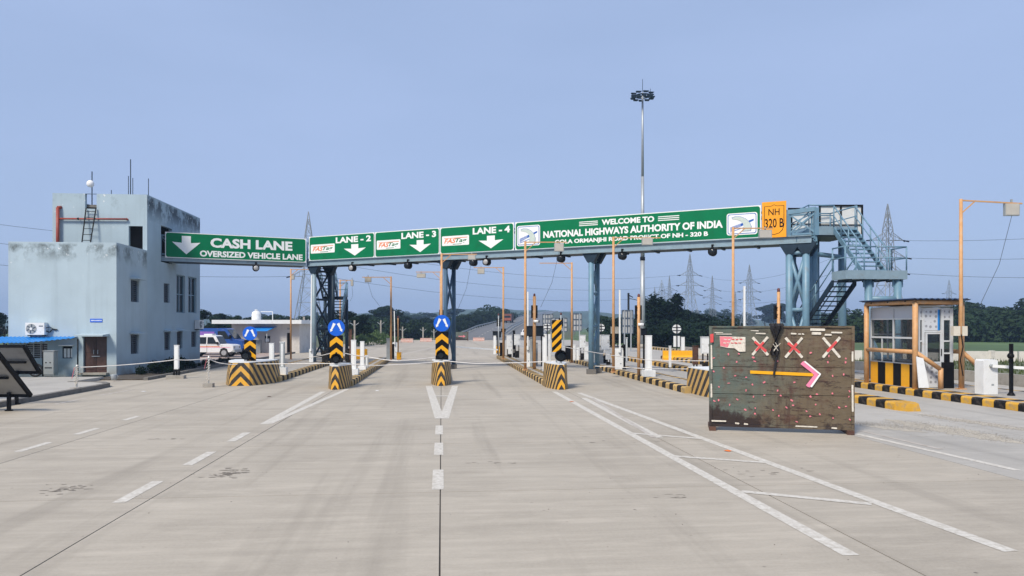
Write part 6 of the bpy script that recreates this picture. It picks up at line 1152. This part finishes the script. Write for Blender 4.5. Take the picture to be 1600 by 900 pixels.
for i in range(9000):
    x, y = random.uniform(25.4, 60), random.uniform(20, 55.5); h = random.uniform(.08, .32)*(1.6 if random.random() < .1 else 1); a = random.random()*3.14; w = random.uniform(.02, .06); l = random.uniform(-.12, .12)
    gb_.face([(x-w*math.cos(a), y-w*math.sin(a), -.03), (x+w*math.cos(a), y+w*math.sin(a), -.03), (x+l, y+l*.6, h)])
gb_.solo('grass', M['grass'], 'rough grass between the concrete parapet and the white wall', 'grass', kind='stuff', base=(0,0,-.03))
# ------------------------------------------------------------------ trees
def rv():
    while True:
        v = Vector((random.uniform(-1,1), random.uniform(-1,1), random.uniform(-1,1)))
        if .05 < v.length < 1: return v
def crown_mesh(name, m, lobes, n, s, droop=.2):
    b = MB()
    for i in range(n):
        c, rr = random.choice(lobes); v = rv(); v = v.normalized()*(v.length**.45); p = Vector(c)+Vector((v.x*rr[0], v.y*rr[1], v.z*rr[2]))
        nrm = (v+rv()*.9+Vector((0,0,.35))).normalized(); a = nrm.cross(rv()).normalized(); d = nrm.cross(a); k = s*random.uniform(.55, 1.35)
        b.face([p-a*k, p-d*k*.55-Vector((0,0,droop*k)), p+a*k, p+d*k*.6])
    return b.mesh(name, m)
def trunk_mesh(h, r, limbs):
    b = MB(); b.cyl((0,0,-.15), (.05*h,0,h*.5), r, r*.65, 8); b.cyl((.05*h,0,h*.5), (.02*h,.02*h,h*.85), r*.65, r*.2, 7)
    for i in range(limbs): a = i*2.4; z = h*(.32+.07*i); b.cyl((.04*h,0,z), (.3*h*math.cos(a), .3*h*math.sin(a), z+.28*h), r*.4, r*.1, 6)
    return b.mesh('trunk', M['trunk'])
KT = []
for kd in range(6):                                 # crowns of unit-ish size: 10 m tall trees
    m = M['leaf_dark'] if kd in (0, 1) else M['leaf']
    nl = 10+kd*2; lobes = []
    for i in range(nl):
        a, z = random.random()*6.3, random.uniform(2.8, 8.6); rad = (2.6 if kd % 2 else 3.4)*(1-abs(z-5.2)/6.5); q = random.random()**.5
        lobes.append(((rad*q*math.cos(a), rad*q*math.sin(a), z), (random.uniform(.9, 1.7), random.uniform(.9, 1.7), random.uniform(.7, 1.3))))
    KT.append((crown_mesh('crown', m, lobes, 2600, .26), trunk_mesh(7.5, .26, 5)))
blobs = [((random.uniform(-2.2,2.2), random.uniform(-1.4,1.4), random.uniform(.3,1.6)), (random.uniform(.6,1.1), random.uniform(.6,1.1), random.uniform(.5,.9))) for i in range(12)]
BUSH = crown_mesh('crown', M['leaf'], blobs, 1700, .17); BUSHD = crown_mesh('crown', M['leaf_dark'], blobs, 1700, .14); BUSHL = crown_mesh('crown', M['leaf_light'], blobs, 1500, .14); BST = trunk_mesh(1.4, .07, 3)
def tree(px, top, Y, label, kd=None, wide=1., grp='trees around the plaza', zg=-.05):
    p = cp(px, Y); h = W(px, top, Y).z-zg; kd = random.randrange(6) if kd is None else kd; s = h/9.6; r = thing('tree', label, 'tree', (p.x, p.y, zg), random.random()*6.3, grp)
    inst('crown', KT[kd][0], r, (0,0,0), 0, (s*wide, s*wide, s)); inst('trunk', KT[kd][1], r, (0,0,0), 0, (s, s, s)); return r
def bush(px, py, Y, sc, label, me=None, grp='bushes around the plaza', z=0.):
    p = cp(px, Y); r = thing('bush', label, 'bush', (p.x, p.y, z-.03), random.random()*6.3, grp); inst('crown', me or BUSH, r, (0,0,0), 0, (sc,)*3); inst('stem', BST, r, (0,0,0), 0, (sc*.7,)*3)
T_ = 'tree in the '
near = [(322, 483, 108, 0, 1.3, 'dark tree rising just right of the office wall'), (342, 489, 118, 1, 1.3, 'dark tree behind the parked vehicles'), (372, 493, 104, 0, 1.4, 'dark tree crown just above the shed roof, left of the tank'), (392, 494, 108, 1, 1.3, 'dark tree crown behind the white water tank'), (428, 485, 150, 2, 1.2, 'tree right of the water tank'), (448, 491, 160, 3, 1.3, 'tree behind the lower legs of the left pylon'), (470, 488, 170, 2, 1.3, 'tree between the left pylon and the stair tower'),
        (505, 486, 150, 3, 1.4, 'tree seen through the left stair tower'), (545, 484, 96, 0, 1.5, 'dark spreading tree right of the left stair tower'), (563, 491, 104, 1, 1.3, 'dark low tree beside the spreading one'), (6, 488, 95, 0, 1.3, 'tree at the far left edge behind the office'), (-12, 492, 100, 1, 1.5, 'second tree at the far left edge')]
for px, top, Y, kd, wd, lb in near: tree(px, top, Y, lb, kd, wd)
i = 0
for px, top, Y in ((588, 482, 190), (602, 477, 195), (617, 480, 198), (577, 490, 180), (632, 493, 180), (648, 497, 178), (663, 496, 182), (676, 499, 180), (690, 495, 190), (704, 494, 196), (716, 491, 205), (728, 489, 215), (740, 485, 228), (752, 481, 245), (764, 475, 262), (774, 478, 280), (786, 476, 300), (796, 483, 330), (611, 496, 172), (595, 499, 168), (655, 504, 170), (685, 505, 172), (720, 501, 200), (745, 497, 225), (770, 490, 268), (640, 505, 168), (670, 506, 168), (700, 504, 180), (733, 500, 210)):
    i += 1; tree(px, top, Y, f'tree of the dark green belt left of the highway, number {i} from the stair tower' if 0 else 'tree in the dark green belt left of the far highway', None, 1.35, 'tree belt left of the far highway')
for px, top, Y in ((352, 490, 420), (368, 492, 430), (410, 488, 440), (440, 489, 450), (640, 486, 420), (655, 487, 430), (670, 488, 430), (712, 481, 460), (745, 484, 470), (810, 488, 520), (826, 491, 560), (560, 493, 400), (520, 493, 420)): tree(px, top, Y, 'hazy tree on the far skyline left of the highway', None, 1.9, 'hazy far trees on the left')
for px, top, Y in ((935, 492, 140), (948, 487, 135), (962, 490, 128), (975, 495, 120), (992, 494, 118), (990, 503, 112)): tree(px, top, Y, 'dark tree between the blue middle column and the mast', None, 1.3, 'dark trees left of the mast')
for px, top, Y in ((1068, 483, 112), (1082, 487, 112), (1096, 490, 114), (1110, 494, 116), (1056, 492, 106), (1076, 499, 100), (1098, 502, 100), (1125, 500, 125), (1145, 503, 130)): tree(px, top, Y, 'dark tree left of the barricade top', random.choice((0, 1)), 1.35, 'dark trees left of the barricade top')
for px, top, Y in ((1165, 487, 520), (1196, 478, 420), (1212, 473, 410), (1228, 474, 415), (1246, 482, 440), (1133, 482, 430), (1290, 484, 480), (1110, 480, 460), (1090, 484, 480)): tree(px, top, Y, 'pale hazy tree in the far fields behind the pylons', None, 1.7, 'hazy far trees between the pylons')
for j in range(22): px = 1318+j*15+random.uniform(-4, 4); tree(px, 468+random.uniform(-5, 9)+max(0, (1500-px)*.09), 145+random.uniform(-12, 22), 'tree of the dark forest edge beyond the green field', None, 1.35, 'forest edge on the right')
for j in range(14): px = 1330+j*23; bush(px, 500, 128+random.uniform(-4, 4), 2.0+random.random(), 'scrub bush along the foot of the right forest', BUSH, 'scrub at the foot of the right forest')
for px, Y, sc in ((575, 105, .9), (588, 112, 1.0), (566, 100, .8), (598, 118, .9)): bush(px, 520, Y, sc, 'pale flowering bush beyond the second island', BUSHL, 'pale bushes beyond the second island')
for px, Y, sc in ((620, 150, 2.0), (640, 152, 1.8), (660, 152, 2.0), (678, 152, 1.7), (602, 150, 2.2), (585, 148, 2.2)): bush(px, 520, Y, sc, 'green bush at the foot of the tree belt', BUSH, 'bushes at the foot of the tree belt')
for px, Y, sc in ((965, 96, 1.6), (985, 94, 1.8), (1022, 92, 1.6), (1040, 92, 1.8), (1060, 94, 1.8), (1085, 96, 1.9), (1110, 98, 2.0)): bush(px, 520, Y, sc, 'dark bush beneath the feathery clump by the mast', BUSHD, 'dark bushes by the mast')
p0 = G(196, 590); 
for j in range(15):
    f = j/14; x, y = -16.2+random.uniform(-.1, 1.0), 41.0+f*14; r = thing('bush', 'dark straggly bush in the bed along the office side wall', 'bush', (x, y, .02), random.random()*6, 'bushes along the office wall'); sc = random.uniform(.24, .44) if y < 48 else random.uniform(.12, .2); inst('crown', BUSHD, r, (0,0,0), 0, (sc*.8, sc*.8, sc*1.05)); inst('stem', BST, r, (0,0,0), 0, (sc*.7,)*3)
# feathery bamboo clump by the mast: plumes on bending stems
pb = cp(1032, 103); r = thing('bamboo_clump', 'dense feathery bamboo clump right of the grey mast', 'bamboo', (pb.x, pb.y, -.05)); random.seed(21)
tips = [(1012, 471), (1022, 466), (1030, 473), (1037, 467), (1047, 474), (1054, 463), (1058, 470), (1043, 482), (1017, 483), (1063, 486), (1008, 488), (1050, 488), (1027, 490), (1036, 478), (1056, 480), (1015, 476)]
for px, top in tips:
    t = W(px, top, 103); base = Vector((pb.x+(t.x-pb.x)*.45+random.uniform(-.4,.4), pb.y+random.uniform(-1.5,1.5), -.05)); mid = base.lerp(t, .6)+Vector((random.uniform(-.4,.4), 0, .6)); t = t+Vector((0, random.uniform(-1.5,1.5), 0)); tip = t+Vector((random.choice((-1,1,1))*random.uniform(.3,.8), 0, -.15)); b = MB(); b.tube([base, mid, t, tip], .05, 5); o = b.build('stem', M['trunk'], r); lf = MB()
    for i in range(420):
        f = random.random()**.6
        c = base.lerp(mid, f/.5) if f < .5 else (mid.lerp(t, (f-.5)/.42) if f < .92 else t.lerp(tip, (f-.92)/.08)); wd = .25+1.1*(1-f)**.7; c = c+Vector((random.gauss(0, wd*.6), random.gauss(0, wd*.6), random.gauss(0, .25))); a = Vector((random.uniform(-1,1), random.uniform(-1,1), random.uniform(-.3,.6))).normalized(); n_ = a.cross(rv()).normalized(); k = random.uniform(.18, .42)
        lf.face([c-a*k, c+n_*k*.35, c+a*k, c-n_*k*.35])
    tag(lf.build('leaf_plume', M['leaf_dark'], r), kind='stuff')
# ------------------------------------------------------------------ hills, poles, pylons, wires
hm = MB(); hp = [(-900, 12), (-500, 22), (-250, 14), (-60, 26), (120, 33), (300, 24), (520, 14), (900, 10), (1300, 16)]
hv = []
for x in range(-900, 1301, 25):
    k = max(i for i in range(len(hp)) if hp[i][0] <= x); k = min(k, len(hp)-2); f = (x-hp[k][0])/(hp[k+1][0]-hp[k][0]); f = f*f*(3-2*f); hv.append((x, hp[k][1]*(1-f)+hp[k+1][1]*f+2*math.sin(x*.031)+1.4*math.sin(x*.083)))
for (x0, h0), (x1, h1) in zip(hv, hv[1:]): hm.face([(x0, 1000, -1), (x1, 1000, -1), (x1, 1100, h1*.8), (x0, 1100, h0*.8)], sm=True); hm.face([(x0, 1100, h0*.8), (x1, 1100, h1*.8), (x1, 1250, h1), (x0, 1250, h0)], sm=True)
M['hill'] = mat('wooded_hill', (.04, .065, .03), .95, .3, .03, co='World'); hm.solo('hills', M['hill'], kind='structure')
def utility(px, top, base, label):
    p = G(px, base); k = (p.y*CT+p.x*ST)/FPX; r = thing('utility_pole', label, 'utility pole', (p.x, p.y, -.05), -TH, 'pale concrete utility poles'); h = (base-top)*k; MB().bar((0,0,0), (0,0,h), .2).build('pole', M['concrete'], r, True); b = MB(); b.bar((0,0,h-.7), (-.55,0,h-.3), .07); b.bar((0,0,h-.7), (.55,0,h-.3), .07); b.build('crossarm', M['galv'], r, True)
for px, t, b_, lb in ((554, 500, 542, 'pale utility pole right of the left stair tower'), (595, 500, 536, 'pale utility pole above the pale bushes'), (629, 510, 535, 'short pale utility pole left of the tree belt gap'), (661, 511, 533, 'pale utility pole left of the middle disc'), (678, 514, 531, 'smallest pale utility pole beside the middle disc'), (475, 494, 546, 'white pole at the right end of the shed')): utility(px, t, b_, lb)
p = cp(982, 100); r = thing('street_pole', 'dark pole with side brackets behind the tall grey sign back', 'utility pole', (p.x, p.y, -.05), -TH); MB().cyl((0,0,0), (0,0,7.2), .14).build('pole', M['black'], r, True); b = MB(); b.bar((0,0,6.5), (1.6,0,6.1), .07); b.bar((0,0,6.9), (.6,0,6.6), .12); b.build('bracket', M['black'], r, True)
def pylon(px, top, Y, label, rot=0., th=.09, kind=0, narrow=1.):
    p = cp(px, Y); h = W(px, top, Y).z; r = thing('transmission_tower', label, 'pylon', (p.x, p.y, -.1), -TH+rot, 'steel lattice transmission towers'); b = MB(); s = h/31.; bw = 3.6*s*narrow; ww = 1.15*s*narrow; zw = 15.5*s; zt = 25.*s
    half = lambda z: bw+(ww-bw)*z/zw if z < zw else (ww+(.75*s*narrow-ww)*(z-zw)/(zt-zw) if z < zt else .75*s*narrow*(1-(z-zt)/(h-zt))+.03)
    zs = [0, 4.6*s, 8.6*s, 12.2*s, 15.5*s, 18.*s, 20.3*s, 22.6*s, zt, 27*s, 29*s, h]; cs = ((-1,-1),(1,-1),(1,1),(-1,1)); Q = lambda c, z: (c[0]*half(z), c[1]*half(z), z)
    for z0, z1 in zip(zs, zs[1:]):
        for i in range(4):
            c, d = cs[i], cs[(i+1) % 4]; b.bar(Q(c, z0), Q(c, z1), th*1.3)
            b.bar(Q(c, z0), Q(d, z1), th*.7); b.bar(Q(d, z0), Q(c, z1), th*.7)
            if z0 > 0: b.bar(Q(c, z0), Q(d, z0), th*.7)
    b.build('lattice_tower', M['pylon'], r, True); tips = []
    for j, (z, L_) in enumerate(((22.6*s, 4.0*s), (18.6*s, 4.6*s), (15.0*s, 4.2*s)) if kind == 0 else ((22.6*s, 4.4*s),)):
        for sd in (-1, 1):
            a = MB(); e = Vector((sd*L_, 0, z)); hw_ = half(z)
            for y in (-hw_, hw_): a.bar((sd*hw_, y, z), e, th); a.bar((sd*half(z+1.7*s), y*.8, z+1.7*s), e, th)
            for f in (.33, .66): q0 = Vector((sd*hw_, 0, z)).lerp(e, f); q1 = Vector((sd*half(z+1.7*s), 0, z+1.7*s)).lerp(e, f); a.bar(q0, q1, th*.7); a.bar(q0+Vector((0,-hw_*(1-f),0)), q0+Vector((0,hw_*(1-f),0)), th*.7)
            arm = a.build('crossarm', M['pylon'], r, True); n_ = MB()
            for y in (-1, 1): n_.cyl(e, e+Vector((sd*.9*s, y*.8*s, -.35*s if y < 0 else -.1)), .16*s, n=6)
            n_.build('insulator', M['black'], arm, True); tips.append(r.matrix_basis @ e)
    bpy.context.view_layer.update(); return [r.matrix_world @ (t_ if False else (r.matrix_basis.inverted() @ t_)) for t_ in tips]
tR = pylon(1387, 318, 172, 'nearest transmission tower, behind the right stairs', .15, .10); tL = pylon(482, 330, 182, 'transmission tower rising above the cash lane sign', .1, .10)
tM = pylon(1078, 396, 285, 'largest tower of the group between the mast and the barricade', .25, .10); pylon(1113, 430, 410, 'thin distant tower right of the largest middle tower', .2, .10, narrow=.7); tN = pylon(1171, 413, 340, 'tower right of the ochre post behind the barricade', .2, .10); pylon(1046, 430, 410, 'distant tower just left of the largest middle tower', .3, .10, narrow=.7); pylon(1034, 437, 450, 'broad distant tower, leftmost of the middle group', .5, .10, narrow=1.5)
pylon(1483, 437, 470, 'small far tower left of the right lamp post', .3, .11); pylon(1149, 455, 620, 'faint far tower beside the ochre post', .3, .12, narrow=.7); pylon(1023, 448, 500, 'faint tower at the left fringe of the middle group', .2, .10, narrow=.6)
def wire(a, c, sag, label, rad=.03):
    n = 14; q = [a.lerp(c, i/n)-Vector((0,0,sag*4*(i/n)*(1-i/n))) for i in range(n+1)]; MB().tube(q, rad, 4).solo('power_line', M['wire'], label, 'power line', 'overhead power lines')
bpy.context.view_layer.update()
names = ('top', 'middle', 'bottom')
def arm_tips(px, top, Y, rot):
    p = cp(px, Y); h = W(px, top, Y).z; s = h/31.; mt = Matrix.Translation((p.x, p.y, -.1)) @ Matrix.Rotation(-TH+rot, 4, 'Z'); return [mt @ Vector((sd*L_*s, 0, z*s)) for z, L_ in ((22.6, 4.0), (18.6, 4.6), (15.0, 4.2)) for sd in (-1, 1)]
tr, tl, tm, tn = arm_tips(1387, 318, 172, .15), arm_tips(482, 330, 182, .1), arm_tips(1078, 396, 285, .25), arm_tips(1171, 413, 340, .2)
for j in range(3):
    wire(tr[2*j+1], W(1720, (366, 400, 433)[j], 150), .5, f'{names[j]} power line running right from the nearest tower', .035)
    wire(tr[2*j], tm[2*j+1], 5, f'{names[j]} power line between the nearest tower and the largest middle tower', .03)
    wire(tl[2*j], W(-60, (343, 373, 408)[j], 150), 1.2, f'{names[j]} power line running left from the tower over the cash lane', .035)
    wire(tl[2*j+1], tm[2*j], 4, f'{names[j]} power line crossing the sky under the bridge', .035)
# ------------------------------------------------------------------ air
b = MB().box(-950, 1350, -70, 1300, -1.4, 48); hz_m = bpy.data.materials.new('thin_haze'); hz_m.use_nodes = True; nt = hz_m.node_tree; nt.nodes.clear(); out = nt.nodes.new('ShaderNodeOutputMaterial'); pv_ = nt.nodes.new('ShaderNodeVolumePrincipled'); pv_.inputs['Color'].default_value = (.40, .60, .90, 1); pv_.inputs['Density'].default_value = .0005; pv_.inputs['Anisotropy'].default_value = .0; nt.links.new(pv_.outputs[0], out.inputs['Volume'])
b.solo('haze', hz_m, 'thin bluish haze over the plain', 'haze', kind='stuff')
